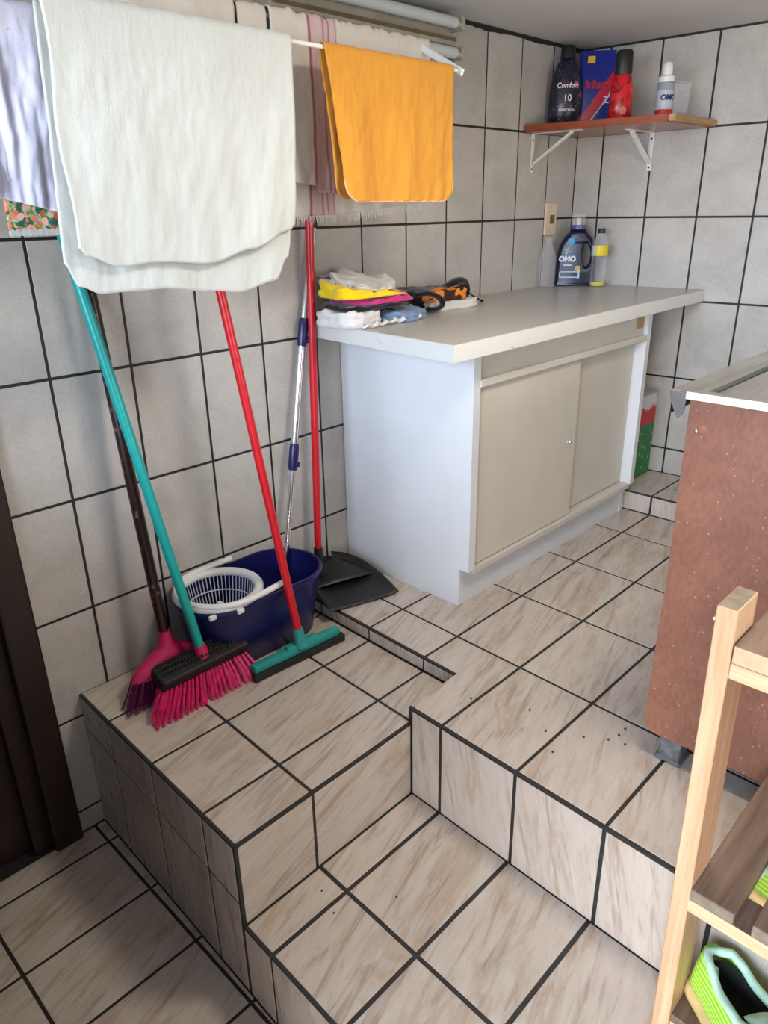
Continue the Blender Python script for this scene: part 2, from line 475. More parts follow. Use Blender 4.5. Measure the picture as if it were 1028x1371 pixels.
# dark specks on the tiles by the riser
bm = bmesh.new()
for sx0, sy0 in ((1.0, .42), (1.075, .46), (1.12, .49), (1.155, .50), (1.13, .52), (1.13, .55), (.93, .46), (.80, .40), (1.05, .37)):
    lathe(bm, [(.0, .0045), (.0022, .0042), (.0028, .0018)], (sx0, sy0, hB), 7)
for sx0, sy0 in ((.83, -.1), (.77, -.08), (.9, .02)):
    lathe(bm, [(.0, .0042), (.0018, .0040), (.0022, .0018)], (sx0, sy0, hS), 7)
tag(link_mesh('dirt_speck', bm, M_BLACK, floor), kind='stuff', label='tiny dark specks on the pale tiles')

# ---- walls
ROWZ = [0, .0702, .3623, .656, .9487, 1.2444, 1.5427, 1.8375, CEIL]
V0 = -.1526
bm = bmesh.new()
box(bm, (-.12, DY1, -.05), (0, 2.3, CEIL + .05)); box(bm, (-.12, YMIN, DZ), (0, DY1, CEIL + .05)); box(bm, (-.12, YMIN - .1, -.05), (0, DY0, DZ))
wall_left = structure('wall_left', bm, M_GROUTD)
ys = [V0 + .2 * k for k in range(-4, 12)]
ys[-1] = yB(0)
for j in range(8):
    z0_, z1_ = ROWZ[j], ROWZ[j + 1]
    for a, b in zip(ys, ys[1:]):
        segs = [(a, b)]
        if z0_ < DZ:
            if b <= DY0: segs = [(a, b)]
            elif a >= DY1: segs = [(a, b)]
            else:
                segs = []
                if a < DY0: segs.append((a, DY0))
                if b > DY1: segs.append((DY1, b))
        for (p, q) in segs:
            zz0 = z0_
            if p >= .45 and z1_ <= hB: continue
            if q - p < .01 or q < YMIN: continue
            if p >= -.2 and z1_ <= hA: continue
            tile(wall_left, [(0, p, zz0), (0, q, zz0), (0, q, z1_), (0, p, z1_)], M_WT, g=.0072)
bm = bmesh.new()
prism(bm, [(-.12, yB(-.12)), (XMAX, yB(XMAX)), (XMAX, yB(XMAX) + .12), (-.12, yB(-.12) + .12)], -.05, CEIL + .05)
wall_back = structure('wall_back', bm, M_GROUTD)
xs = [0] + [.1117 + .1961 * k for k in range(0, 13)]
for j in range(1, 8):
    z0_, z1_ = ROWZ[j], ROWZ[j + 1]
    if z1_ <= hC: continue
    z0_ = max(z0_, hC)
    for a, b in zip(xs, xs[1:]):
        b = min(b, XMAX)
        tile(wall_back, [(a, yB(a), z0_), (b, yB(b), z0_), (b, yB(b), z1_), (a, yB(a), z1_)], M_WT, g=.0072)
bm = B((XMAX, YMIN, -.05), (XMAX + .12, .1, CEIL + .05)); box(bm, (XMAX, 1.1, -.05), (XMAX + .12, 2.4, CEIL + .05)); box(bm, (XMAX, .1, -.05), (XMAX + .12, 1.1, 1.05)); box(bm, (XMAX, .1, 1.85), (XMAX + .12, 1.1, CEIL + .05))
structure('wall_right', bm, plain('grey_wall_paint', srgb(150, 146, 140), .8, var=.04, scale=6))
M_DARKP = wood_mat('dark_brown_light_blocker', srgb(40, 25, 19), srgb(58, 36, 27), 12, .55)  # dark so little light bounces back to the low left corner
bm = B((-.12, YMIN - .12, -.05), (1.22, YMIN, 1.14)); box(bm, (-.12, YMIN - .12, 1.14), (.28, YMIN, 2.02)); box(bm, (1.14, YMIN - .12, 1.14), (1.22, YMIN, 2.02)); box(bm, (-.12, YMIN - .12, 2.02), (1.22, YMIN, CEIL + .05))
structure('wall_front_light_blocker', bm, M_DARKP)  # unseen partition, added to hold daylight off the low left; window hole lets some in
bm = B((1.22, YMIN - .12, 2.02), (XMAX + .12, YMIN, CEIL + .05))
structure('trim_4', bm, M_PLASTER)  # unseen doorway lintel, added to bound the daylight from above
structure('ceiling', B((-.15, YMIN - .1, CEIL), (XMAX + .12, 2.35, CEIL + .1)), M_PLASTER)
# black joint under the ceiling
bm = bmesh.new()
n = 60
for i in range(n):
    ya, yb_ = YMIN + (yB(0) - YMIN) * i / n, YMIN + (yB(0) - YMIN) * (i + 1) / n
    h = .013 + .006 * noise.noise(Vector((i * .35, 0, 3)))
    box(bm, (0, ya, CEIL - h), (.004 + .002 * noise.noise(Vector((i * .7, 4, 3))), yb_, CEIL))
structure('trim_1', bm, M_GROUTD)
bm = bmesh.new()
for i in range(30):
    a, b = .004 + 2.49 * i / 30, .004 + 2.49 * (i + 1) / 30
    prism(bm, [(a, yB(a) - .003), (b, yB(b) - .003), (b, yB(b) + .001), (a, yB(a) + .001)], CEIL - .007 - .002 * noise.noise(Vector((i * .6, 9, 0))), CEIL)
structure('trim_2', bm, M_GROUTD)

# ---- brown door at the far left
M_DOOR = wood_mat('dark_brown_wood', srgb(30, 17, 13), srgb(44, 25, 18), 14, .42)
bm = bmesh.new()
box(bm, (-.02, DY1 - .075, 0), (.022, DY1, DZ + .06), .006); box(bm, (-.02, DY0, 0), (.022, DY0 + .075, DZ + .06), .006); box(bm, (-.02, DY0, DZ - .02), (.022, DY1, DZ + .06), .006)
box(bm, (-.10, DY1 - .12, 0), (-.01, DY1 - .07, DZ), .004); box(bm, (-.10, DY0 + .07, 0), (-.01, DY0 + .12, DZ), .004)
door_frame = structure('trim_3', bm, M_DOOR)
bm = B((-.075, DY0 + .10, .004), (-.04, DY1 - .10, DZ - .01), .004)
for k in range(3):
    z0_ = .14 + k * .62
    box(bm, (-.046, DY0 + .2, z0_), (-.030, DY1 - .2, z0_ + .5), .008)
door = structure('door_1', bm, M_DOOR)
bm = bmesh.new(); tube(bm, [(-.04, -.80, 1.0), (.01, -.80, 1.0), (.015, -.75, 1.0), (.015, -.68, 1.0)], .008)
link_mesh('handle', bm, M_CHROME, door, True)

# ================================================================== white cabinet and worktop
cab = thing('base_cabinet', 'low white cabinet with two cream sliding doors under the worktop', 'cabinet', (.26, 1.25, hB))
CY0, CY1, CX = .74, 1.745, .522
def side_profile(ya, yb_):
    bm = bmesh.new(); pts = [(.004, hB + .001), (.488, hB + .001), (.488, hB + .123), (CX, hB + .123), (CX, 1.245), (.004, 1.245)]
    va = [bm.verts.new((x, ya, z)) for x, z in pts]; vb = [bm.verts.new((x, yb_, z)) for x, z in pts]
    bm.faces.new(va); bm.faces.new(vb[::-1])
    for k in range(6): bm.faces.new((va[k], va[(k + 1) % 6], vb[(k + 1) % 6], vb[k]))
    return bm
link_mesh('side_panel', side_profile(CY0, CY0 + .030), M_WHITE, cab)
link_mesh('side_panel', side_profile(CY1, CY1 + .028), M_WHITE, cab)
link_mesh('toe_kick', B((.468, CY0 + .03, hB + .001), (.486, CY1, hB + .112)), M_WHITE, cab)
def worn_cream():
    m, nt, bs = newmat('worn_cream_laminate')
    mp = coords(nt, scale=(1, .3, 2)); n = noise_(nt, mp, 6, 5, .7)
    r = ramp(nt, n.outputs[0], [(.3, srgb(196, 190, 176)), (.6, srgb(208, 203, 192))])
    n2 = noise_(nt, coords(nt, scale=(1, .25, 1.5)), 9, 4, .7); r2 = ramp(nt, n2.outputs[0], [(.62, G(0)), (.72, G(.35))])
    c = mix(nt, r2.outputs[0], r.outputs[0], srgb(170, 145, 115))
    nt.links.new(c, bs.inputs['Base Color']); bs.inputs['Roughness'].default_value = .45
    return m
M_WORN = worn_cream()
M_CHIP = plain('bare_chipboard', srgb(178, 145, 105), .8, var=.25, scale=90, bstr=.3)
bm = B((.30, CY0 + .03, hB + .108), (CX - .002, CY1, hB + .126), .001); link_mesh('bottom_rail', bm, M_WORN, cab)
bm = B((.478, CY0 + .03, 1.158), (CX - .014, CY1, 1.244), .001); link_mesh('top_rail', bm, M_WORN, cab)
bm = B((.49, CY0 + .03, 1.139), (CX + .002, CY1, 1.160), .003); link_mesh('door_track', bm, M_WORN, cab)
bm = B((.02, CY0 + .03, hB + .126), (.06, CY1, 1.244)); link_mesh('back_panel', bm, M_CREAM, cab)
d1 = link_mesh('sliding_door', B((.492, CY0 + .036, hB + .129), (.507, 1.325, 1.136), .0015), M_CREAM, cab)
d2 = link_mesh('sliding_door', B((.466, 1.30, hB + .129), (.481, CY1 - .003, 1.136), .0015), M_CREAM, cab)
bm = bmesh.new(); lathe(bm, [(.0, .012), (.005, .011), (.006, .007), (.003, .003), (.004, 0)], seg=12)
bm.transform(Matrix.Translation((.507, 1.279, .868)) @ Matrix.Rotation(PI / 2, 4, 'Y')); link_mesh('knob', bm, M_CHROME, d1, True)
bm = bmesh.new()
box(bm, (CX - .0155, CY1 - .065, 1.185), (CX - .0115, CY1 - .012, 1.236), .0015, 1)
tag(link_mesh('chipped_patch', bm, M_CHIP, cab), label='bare brown chipped patch on the top rail')

def worktop_mat():
    m, nt, bs = newmat('pale_grey_laminate')
    n = noise_(nt, coords(nt), 500, 2, .5); n2 = noise_(nt, coords(nt), 3, 4, .6)
    r = ramp(nt, n.outputs[0], [(.3, srgb(176, 174, 168)), (.7, srgb(196, 194, 187))])
    r2 = ramp(nt, n2.outputs[0], [(.3, G(.95)), (.7, G(1))])
    c = mix(nt, 1.0, r.outputs[0], r2.outputs[0], 'MULTIPLY'); nt.links.new(c, bs.inputs['Base Color'])
    bs.inputs['Roughness'].default_value = .3; bs.inputs['Specular IOR Level'].default_value = .35
    return m
def edge_mat():
    m, nt, bs = newmat('worn_white_edging')
    n2 = noise_(nt, coords(nt, scale=(1, 1, 3)), 14, 5, .75)
    r = ramp(nt, n2.outputs[0], [(.6, srgb(214, 214, 210)), (.70, srgb(200, 192, 180)), (.80, srgb(160, 136, 112))])
    nt.links.new(r.outputs[0], bs.inputs['Base Color']); bs.inputs['Roughness'].default_value = .45
    return m
wt = thing('worktop', 'thick pale grey laminate worktop with worn white edges along the tiled corner', 'worktop', (.3, 1.3, 1.246))
bm = bmesh.new(); prism(bm, [(.003, .612), (.600, .556), (.572, 2.072), (.003, 2.046)], 1.2465, 1.288)
link_mesh('board', bm, edge_mat(), wt)
bm = bmesh.new(); prism(bm, [(.003, .614), (.599, .558), (.571, 2.071), (.003, 2.046)], 1.288, 1.2895)
link_mesh('top_sheet', bm, worktop_mat(), wt)
bm = bmesh.new(); prism(bm, [(.0035, .611), (.6005, .555), (.5995, .5565), (.0035, .6125)], 1.2470, 1.2875)
prism(bm, [(.6005, .555), (.5725, 2.0715), (.5715, 2.0715), (.5985, .556)], 1.2470, 1.2875)
link_mesh('edge_band', bm, edge_mat(), wt)

# ================================================================== shelf, brackets
M_SHELF = wood_mat('varnished_red_wood', srgb(120, 52, 22), srgb(168, 84, 40), 22, .35, axis=0, stretch=.08, coat=.3)
M_SHELFEND = wood_mat('bare_end_wood', srgb(160, 122, 78), srgb(190, 152, 104), 26, .6, axis=1, stretch=.08)
sh = thing('wall_shelf', 'reddish brown wooden corner shelf high on the tiled wall', 'shelf', (.26, 1.9, 1.83))
SZ0, SZ1 = 1.834, 1.858
bm = bmesh.new(); prism(bm, [(.008, 1.672), (.506, 1.742), (.516, yB(.516) - .003), (.008, yB(0) - .003)], SZ0, SZ1)
bmesh.ops.bevel(bm, geom=bm.edges[:], offset=.0015, segments=1, affect='EDGES'); link_mesh('board', bm, M_SHELF, sh)
bm = bmesh.new(); prism(bm, [(.5065, 1.741), (.530, 1.745), (.534, yB(.53) - .003), (.5165, yB(.516) - .003)], SZ0 + .002, SZ1 - .001)
bmesh.ops.bevel(bm, geom=bm.edges[:], offset=.003, segments=2, affect='EDGES'); tag(link_mesh('end_strip', bm, M_SHELFEND, sh), label='pale bare wood strip on the shelf end')
def bracket(loc, ang, label):
    t = thing('shelf_bracket', label, 'bracket', loc, 'white brackets under the wall shelf', (0, 0, ang))
    # local: wall plane x=0, arm goes to +x, z down
    bm = bmesh.new(); box(bm, (0, -.009, -.13), (.003, .009, 0), .001); 
    o1 = link_mesh('wall_plate', bm, M_WHITEPL, t, world=False)
    bm = bmesh.new(); box(bm, (0, -.009, -.003), (.20, .009, 0), .001); link_mesh('top_plate', bm, M_WHITEPL, t, world=False)
    bm = bmesh.new()
    L = math.hypot(.16, .10); a = math.atan2(.10, .16)
    box(bm, (-L / 2, -.009, -.003), (L / 2, .009, .003), .001); bm.transform(Matrix.Translation((.083, 0, -.055)) @ Matrix.Rotation(-a, 4, 'Y'))
    link_mesh('brace', bm, M_WHITEPL, t, world=False)
    for z in (-.022, -.118):
        bm = bmesh.new(); lathe(bm, [(0, .002), (.003, .0015), (.004, 0)], seg=10); bm.transform(Matrix.Translation((.003, 0, z)) @ Matrix.Rotation(PI / 2, 4, 'Y'))
        link_mesh('screw', bm, M_BLACK, t, world=False)
    return t
bracket((.0005 + .0018, 1.735, SZ0), 0, 'white metal shelf bracket on the left wall')
bracket((.305, yB(.305) - .0025, SZ0), -PI / 2, 'white metal shelf bracket on the back wall')

# ================================================================== wall socket
so = thing('wall_socket', 'cream wall socket plate on the left wall near the corner', 'socket', (.002, 1.882, 1.54))
link_mesh('plate', B((.0017, 1.842, 1.482), (.010, 1.922, 1.600), .004), plain('cream_plastic', srgb(222, 205, 178), .4, var=.02), so)
link_mesh('socket_insert', B((.009, 1.872, 1.524), (.0125, 1.904, 1.556), .002), plain('brown_plastic', srgb(120, 98, 76), .5), so)
for dy in (-.007, .007):
    link_mesh('pin_hole', B((.0120, 1.888 + dy - .002, 1.536), (.0128, 1.888 + dy + .002, 1.545)), M_BLACK, so)

# ================================================================== fluorescent lamp
lf = thing('fluorescent_lamp', 'old beige double tube fluorescent lamp on the wall under the ceiling', 'lamp', (.02, .88, 2.06))
M_FIX = plain('aged_beige_metal', srgb(168, 160, 142), .5, var=.12, scale=12)
M_RUST = plain('rusty_brown_paint', srgb(104, 88, 66), .7, var=.2, scale=25)
link_mesh('body', B((.0018, .50, 1.992), (.040, 1.225, 2.124), .004), M_FIX, lf)
link_mesh('reflector', B((.040, .50, 2.040), (.060, 1.215, 2.066), .004), M_FIX, lf)
link_mesh('rust_strip', B((.060, .51, 2.052), (.0612, 1.21, 2.062)), M_RUST, lf)
M_TUBE = plain('frosted_tube_glass', srgb(200, 204, 204), .25, var=.02)
for z, x in ((2.095, .075), (2.018, .075)):
    bm = bmesh.new(); tube(bm, [(x, .575, z), (x, 1.185, z)], .0155, 20); tb = link_mesh('tube', bm, M_TUBE, lf, True, auto=40)
    for ya, yb_ in ((.558, .577), (1.183, 1.202)):
        bm = bmesh.new(); tube(bm, [(x, ya, z), (x, yb_, z)], .0162, 20); link_mesh('tube_cap', bm, M_METAL, tb, True, auto=40)
    for ya, yb_ in ((.535, .559), (1.201, 1.216)):
        link_mesh('lamp_holder', B((.038, ya, z - .018), (.092, yb_, z + .018), .005), M_FIX, lf)

# ================================================================== drying rack
rk = thing('drying_rack', 'white wall-mounted clothes drying rack with long rods', 'drying rack', (0, .3, 1.95))
FX, FZ = .40, 1.897; BX, BZ = .265, 1.968; CX3, CZ3 = .185, 1.925
for x, z in ((FX, FZ), (BX, BZ), (CX3, CZ3)):
    bm = bmesh.new(); tube(bm, [(x, -.75, z), (x, .795, z)], .0045, 12); link_mesh('rod', bm, M_WHITEPL, rk, True, auto=50)
for yy_ in (.80, -.76):
    for (x1, z1), (x2, z2) in (((0.004, 1.90), (BX, BZ)), ((BX, BZ), (FX, FZ)), ((0.004, 1.98), (CX3, CZ3)), ((CX3, CZ3), (BX, BZ))):
        dx, dz = x2 - x1, z2 - z1; L = math.hypot(dx, dz)
        bm = B((-L / 2 - (.012 if x1 > .01 else 0), -.003, -.008), (L / 2 + .012, .003, .008), .0025)
        bm.transform(Matrix.Translation(((x1 + x2) / 2, yy_ + (.006 if x1 == BX or x1 == CX3 else 0), (z1 + z2) / 2)) @ Matrix.Rotation(-math.atan2(dz, dx), 4, 'Y'))
        link_mesh('arm', bm, M_WHITEPL, rk)
    bm = bmesh.new(); tube(bm, [(BX, yy_ - .012, BZ), (BX, yy_ + .014, BZ)], .013, 16); link_mesh('joint', bm, M_WHITEPL, rk, True, auto=40)
    link_mesh('wall_plate', B((.0018, yy_ - .012, 1.88), (.008, yy_ + .012, 2.0), .002), M_WHITEPL, rk)

# ================================================================== hanging cloths
def hang(name, label, mat, ya, yb, x, z, r, fl, bl, amp=.006, ny=48, nf=40, sh_f=None, sh_b=None, seed=0, group=None, thick=.0022, freq=9, th=None, parent=None, wr_=.0016, topn=.0015):
    """cloth laid over a rod at (x, z) running along y. fl/bl(t) = drop in front/behind at t in 0..1; sh(t,s) = sideways shift"""
    fl_ = fl if callable(fl) else (lambda t: fl); bl_ = bl if callable(bl) else (lambda t: bl)
    sh_f = sh_f or (lambda t, s: 0); sh_b = sh_b or (lambda t, s: 0)
    bm = bmesh.new(); cols = []
    for i in range(ny + 1):
        t = i / ny; y = ya + (yb - ya) * t; col = []
        F, Bk = fl_(t), bl_(t)
        def disp(s, side):
            g = min(1, s * 1.6 + .05)
            v = noise.noise(Vector((y * freq, seed + side * 3, s * 1.3))) + .45 * noise.noise(Vector((y * freq * 2.6, seed + 7 + side, s * 3.0 + y * 4)))
            return amp * g * v * 1.6
        def wrk(y, s, side):
            return wr_ * (noise.noise(Vector((y * 38 + s * 4, s * 7, seed + side))) + .6 * noise.noise(Vector((y * 90, s * 12 + y * 20, seed + 4 + side)))) * min(1, s * 4)
        for k in range(nf + 1):
            s = 1 - k / nf
            col.append(Vector((x - r + disp(s, 1) - .001 - wrk(y, s, 1), y + sh_b(t, s), z - Bk * s)))
        for k in range(1, 8):
            a = PI - PI * k / 8
            col.append(Vector((x + r * math.cos(a), y, z + r * math.sin(a) + topn * (noise.noise(Vector((y * 38, seed, 0))) + .6 * noise.noise(Vector((y * 95, seed, 5)))) + topn * .6)))
        for k in range(nf + 1):
            s = k / nf
            col.append(Vector((x + r + disp(s, 0) + .001 + wrk(y, s, 0), y + sh_f(t, s), z - F * s)))
        cols.append([bm.verts.new(p) for p in col])
    for a, b in zip(cols, cols[1:]):
        for k in range(len(a) - 1): bm.faces.new((a[k], a[k + 1], b[k + 1], b[k]))
    if group or label: pass
    o = link_mesh(name, bm, mat, parent, True)
    md = o.modifiers.new('thickness', 'SOLIDIFY'); md.thickness = thick; md.offset = 0
    if label: tag(o, label, 'cloth', group)
    return o
def interp(pts):
    def f(t):
        if t <= pts[0][0]: return pts[0][1]
        for (a, u), (b, v) in zip(pts, pts[1:]):
            if t <= b:
                q = (t - a) / (b - a); q = q * q * (3 - 2 * q); return u + (v - u) * q
        return pts[-1][1]
    return f
def rounded(L, r, w):   # drop with rounded bottom corners; w cloth width
    def f(t):
        d = min(t, 1 - t) * w
        if d >= r: return L
        return L - r + math.sqrt(max(0, r * r - (r - d) ** 2))
    return f
M_TOWEL = cloth_mat('white_towel_cloth', srgb(194, 198, 194), .03, blot=srgb(186, 186, 178))
M_CREAMC = cloth_mat('cream_cloth', srgb(200, 194, 182), .04)
# big white towel: two layers hanging each side of the front rod
hang('dish_towel', 'large plain white towel hanging widest on the front rod', M_TOWEL, -.222, .268, FX, FZ, .010,
     interp([(0, .36), (.03, .375), (.15, .395), (.3, .392), (.55, .400), (.75, .378), (.97, .345), (1, .335)]),
     interp([(0, .385), (.04, .425), (.12, .44), (.35, .44), (.6, .455), (.72, .462), (.90, .445), (.98, .40), (1, .37)]),
     amp=.0055, ny=110, nf=70, wr_=.0014, seed=1, freq=7, sh_f=lambda t, s: -.004 * s * (1 - t) - .014 * s * t + .004 * math.sin(s * 9) * (1 - t),
     sh_b=lambda t, s: -.020 * s * (1 - t) - .018 * s * t, thick=.0035)
M_ORANGE = cloth_mat('orange_flannel', srgb(204, 142, 54), .04, sheen=.1)
oc = hang('dust_cloth', 'bright orange dust cloth hanging on the front rod', M_ORANGE, .357, .772, FX, FZ, .008,
     rounded(.292, .045, .40), rounded(.285, .04, .40), amp=.007, ny=90, nf=60, wr_=.0022, seed=5, freq=11,
     sh_f=lambda t, s: .045 * s * (1 - t) + .0 * s, sh_b=lambda t, s: .035 * s * (1 - t) - .006 * t * s)
# pinkish overlocked edge of the orange cloth
bm = bmesh.new()
pth = []
R_ = rounded(.292, .045, .40)
for k in range(61):
    t = k / 60; y = .357 + .415 * t; y += .045 * (1 - t)
    s = 1
    v = noise.noise(Vector(((.357 + .415 * t) * 11, 5, 1.3))) + .45 * noise.noise(Vector(((.357 + .415 * t) * 11 * 2.6, 12, 3.0 + (.357 + .415 * t) * 4)))
    pth.append((FX + .009 + .006 * v * 1.6, y, FZ - R_(t)))
tube(bm, pth, .0022, 6); tag(link_mesh('overlock_hem', bm, cloth_mat('peach_thread', srgb(232, 170, 130)), oc, True), label='peach overlock stitched hem')

def striped(nt, c):
    tcn = N(nt, 'ShaderNodeTexCoord'); sp = N(nt, 'ShaderNodeSeparateXYZ'); nt.links.new(tcn.outputs['Object'], sp.inputs[0])
    def band(a, b, soft=.0015):
        m1 = N(nt, 'ShaderNodeMapRange'); m1.inputs['From Min'].default_value = a; m1.inputs['From Max'].default_value = a + soft
        m2 = N(nt, 'ShaderNodeMapRange'); m2.inputs['From Min'].default_value = b; m2.inputs['From Max'].default_value = b - soft
        nt.links.new(sp.outputs[1], m1.inputs[0]); nt.links.new(sp.outputs[1], m2.inputs[0])
        mu = N(nt, 'ShaderNodeMath', operation='MULTIPLY'); nt.links.new(m1.outputs[0], mu.inputs[0]); nt.links.new(m2.outputs[0], mu.inputs[1])
        return mu.outputs[0]
    c = mix(nt, band(.424, .515, .004), c, srgb(196, 172, 172))
    for a, b in ((.424, .436), (.468, .476), (.484, .492), (.506, .512)):
        c = mix(nt, band(a, b, .004), c, srgb(158, 96, 104))
    return c
M_STRIPE = cloth_mat('striped_waffle_cloth', srgb(204, 198, 188), .05, weave=500, extra=striped)
st = hang('waffle_towel', 'white waffle tea towel with dark red stripes on the back rod', M_STRIPE, .325, .835, BX, BZ, .012,
     interp([(0, .315), (.2, .325), (.22, .34), (.5, .35), (1, .36)]),
     interp([(0, .405), (.10, .395), (.3, .392), (1, .37)]), amp=.008, ny=90, nf=60, wr_=.0028, topn=.007, seed=9, freq=13)
bm = bmesh.new()
for k in range(150):
    t = k / 149; y = .327 + .506 * t; L = random.uniform(.008, .02)
    zb = BZ - interp([(0, .405), (.10, .395), (.3, .392), (1, .37)])(t)
    v = noise.noise(Vector((y * 13, 12, 1.3))) + .45 * noise.noise(Vector((y * 13 * 2.6, 17, 3.0 + y * 4)))
    xx = BX - .010 + .009 * v * 1.6
    tube(bm, [(xx, y, zb + .002), (xx + random.uniform(-.003, .003), y + random.uniform(-.004, .004), zb - L)], [.0011, .0006], 4)
link_mesh('fringe', bm, cloth_mat('white_fringe', srgb(220, 212, 204)), st)['kind'] = 'stuff'
def stain(nt, c):
    n = noise_(nt, coords(nt), 18, 2); r = ramp(nt, n.outputs[0], [(.70, G(0)), (.74, G(.9))]); return mix(nt, r.outputs[0], c, srgb(110, 74, 60))
M_STAIN = cloth_mat('stained_cream_cloth', srgb(206, 198, 186), .05, extra=stain)
hang('cleaning_cloth', 'cream cloth bunched over the back rod behind the white towel', M_STAIN, -.12, .235, BX, BZ, .013, .27, .30, amp=.010, topn=.006, ny=80, seed=14, freq=12)
hang('cleaning_cloth', 'narrow stained cream cloth squeezed between two cloths on the back rod', M_STAIN, .243, .316, BX, BZ, .011, .22, .30, topn=.006, amp=.006, ny=24, seed=21, freq=24)
M_LAV = cloth_mat('lavender_cloth', srgb(206, 210, 232), .05)
lv = hang('cleaning_cloth', 'wrinkled lavender white cloth hanging leftmost on the rack', M_LAV, -.42, -.128, CX3 + .0, CZ3, .008,
     interp([(0, .30), (.5, .306), (1, .332)]), interp([(0, .27), (1, .28)]), amp=.011, ny=100, nf=70, seed=31, freq=24, wr_=.004)
def floral(nt, c):
    mp = coords(nt, scale=(1, 1, 1)); ds = noise_(nt, mp, 60, 2)
    ad = N(nt, 'ShaderNodeVectorMath', operation='MULTIPLY_ADD'); ad.inputs[1].default_value = (.012,) * 3
    nt.links.new(ds.outputs['Color'], ad.inputs[0]); nt.links.new(mp.outputs[0], ad.inputs[2])
    v = N(nt, 'ShaderNodeTexVoronoi'); v.inputs['Scale'].default_value = 62; nt.links.new(ad.outputs[0], v.inputs['Vector'])
    n = noise_(nt, coords(nt), 70, 3)
    leaf = ramp(nt, n.outputs[0], [(.38, srgb(30, 96, 88)), (.46, srgb(66, 120, 58)), (.54, srgb(210, 200, 180)), (.62, srgb(120, 140, 70))])
    sp = N(nt, 'ShaderNodeSeparateColor'); nt.links.new(v.outputs['Color'], sp.inputs[0])
    pet = ramp(nt, sp.outputs[0], [(.3, srgb(226, 122, 78)), (.6, srgb(240, 190, 170)), (.9, srgb(216, 90, 60))])
    m = ramp(nt, v.outputs['Distance'], [(.40, G(1)), (.48, G(0))])
    c2 = mix(nt, m.outputs[0], leaf.outputs[0], pet.outputs[0])
    m3 = ramp(nt, v.outputs['Distance'], [(.08, G(1)), (.14, G(0))])
    return mix(nt, m3.outputs[0], c2, srgb(190, 150, 60))
M_FLOR = cloth_mat('flower_print_cloth', srgb(220, 220, 210), .03, extra=floral)
fo = thing('table_runner', 'flower printed cloth with scalloped white hem showing below the lavender cloth', 'cloth', (.14, -.2, 1.9))
pr = hang('cloth', None, M_FLOR, -.245, -.105, CX3, CZ3 - .004, .003, .05, .362, amp=.003, ny=30, seed=3, thick=.0015, parent=fo)
bm = bmesh.new()
for k in range(13):
    yk = -.245 + .14 * (k + .5) / 13
    v = 0
    t = bmesh.new(); lathe(t, [(0, .0012), (.0062, .0010), (.0070, 0), (.0062, -.0010), (0, -.0012)], seg=14); t.transform(Matrix.Translation((CX3 - .004 + .003 * v, yk, CZ3 - .366)) @ Matrix.Rotation(PI / 2, 4, 'Y')); merge(bm, t)
link_mesh('scalloped_hem', bm, M_TOWEL, fo)

# ================================================================== brooms, squeegee, mop, dustpan
def handle_mat_dark():
    m, nt, bs = newmat('dark_patterned_film')
    v = N(nt, 'ShaderNodeTexVoronoi'); v.inputs['Scale'].default_value = 55; nt.links.new(coords(nt, scale=(1, 1, .8)).outputs[0], v.inputs['Vector'])
    r = ramp(nt, v.outputs['Distance'], [(.16, srgb(120, 84, 74)), (.26, srgb(52, 18, 16)), (.7, srgb(36, 14, 14))])
    nt.links.new(r.outputs[0], bs.inputs['Base Color']); bs.inputs['Roughness'].default_value = .35
    return m
def bristles(bm, root_a, root_b, tip_a, tip_b, n, rows, rr, spread, rowv, seedv=0, per=5):
    ra, rb, ta, tb_ = map(Vector, (root_a, root_b, tip_a, tip_b)); rv = Vector(rowv)
    rnd = random.Random(seedv)
    for i in range(n):
        for j in range(rows):
            t = (i + .5 + rnd.uniform(-.25, .25)) / n; q = (j - (rows - 1) / 2)
            r0 = ra.lerp(rb, t) + rv * q; t0 = ta.lerp(tb_, t) + rv * q * 1.3
            for k in range(per):
                j1 = Vector((rnd.uniform(-1, 1), rnd.uniform(-1, 1), 0)) * spread; j0 = j1 * .35
                lift = rnd.uniform(0, .006)
                p0 = r0 + j0; p2 = t0 + j1 + Vector((0, 0, lift)); p1 = p0.lerp(p2, .55) + Vector((rnd.uniform(-1, 1), rnd.uniform(-1, 1), 0)) * .002 + Vector((.003, 0, .004))
                p2.z = max(p2.z, hA + .003)
                tube(bm, [p0, p1, p2], [rr, rr, rr * .7], 3, cap=False)
def straight(name, a, b, r, mat, parent, seg=16):
    bm = bmesh.new(); tube(bm, [a, b], r, seg); return link_mesh(name, bm, mat, parent, True, auto=50)
def lerp3(a, b, t): return tuple(Vector(a).lerp(Vector(b), t))
# -- pink broom, teal handle
br = thing('broom', 'pink bristled broom with teal handle and black brush block, in front', 'broom', (.22, 0, hA))
ht, hb = (.024, -.096, 1.655), (.2115, .0165, .538)
straight('handle', ht, hb, .0125, M_TEAL, br)
straight('hanger_cap', ht, lerp3(ht, hb, -.015), .0128, M_TEAL, br)
bm = bmesh.new(); tube(bm, [lerp3(hb, ht, .012), lerp3(hb, ht, -.004), (.213, .017, .512)], [.0165, .018, .022], 16); link_mesh('socket', bm, M_PINK, br, True, auto=50)
bm = bmesh.new()
for k in range(15):   # lumpy moulded block
    t = k / 14; y = -.115 + .232 * t; e = 1 - (2 * t - 1) ** 4 * .25
    pass
prof = []
bm = B((-.036, -.130, -.017), (.036, .130, .019), .007, 2)
for v in bm.verts:
    v.co.z += .006 * (1 - (v.co.y / .13) ** 2); v.co.x *= 1 - .12 * (v.co.y / .13) ** 2
BM_ = Matrix.Translation((.212, .014, .508)) @ Matrix.Rotation(math.radians(20), 4, 'Y')
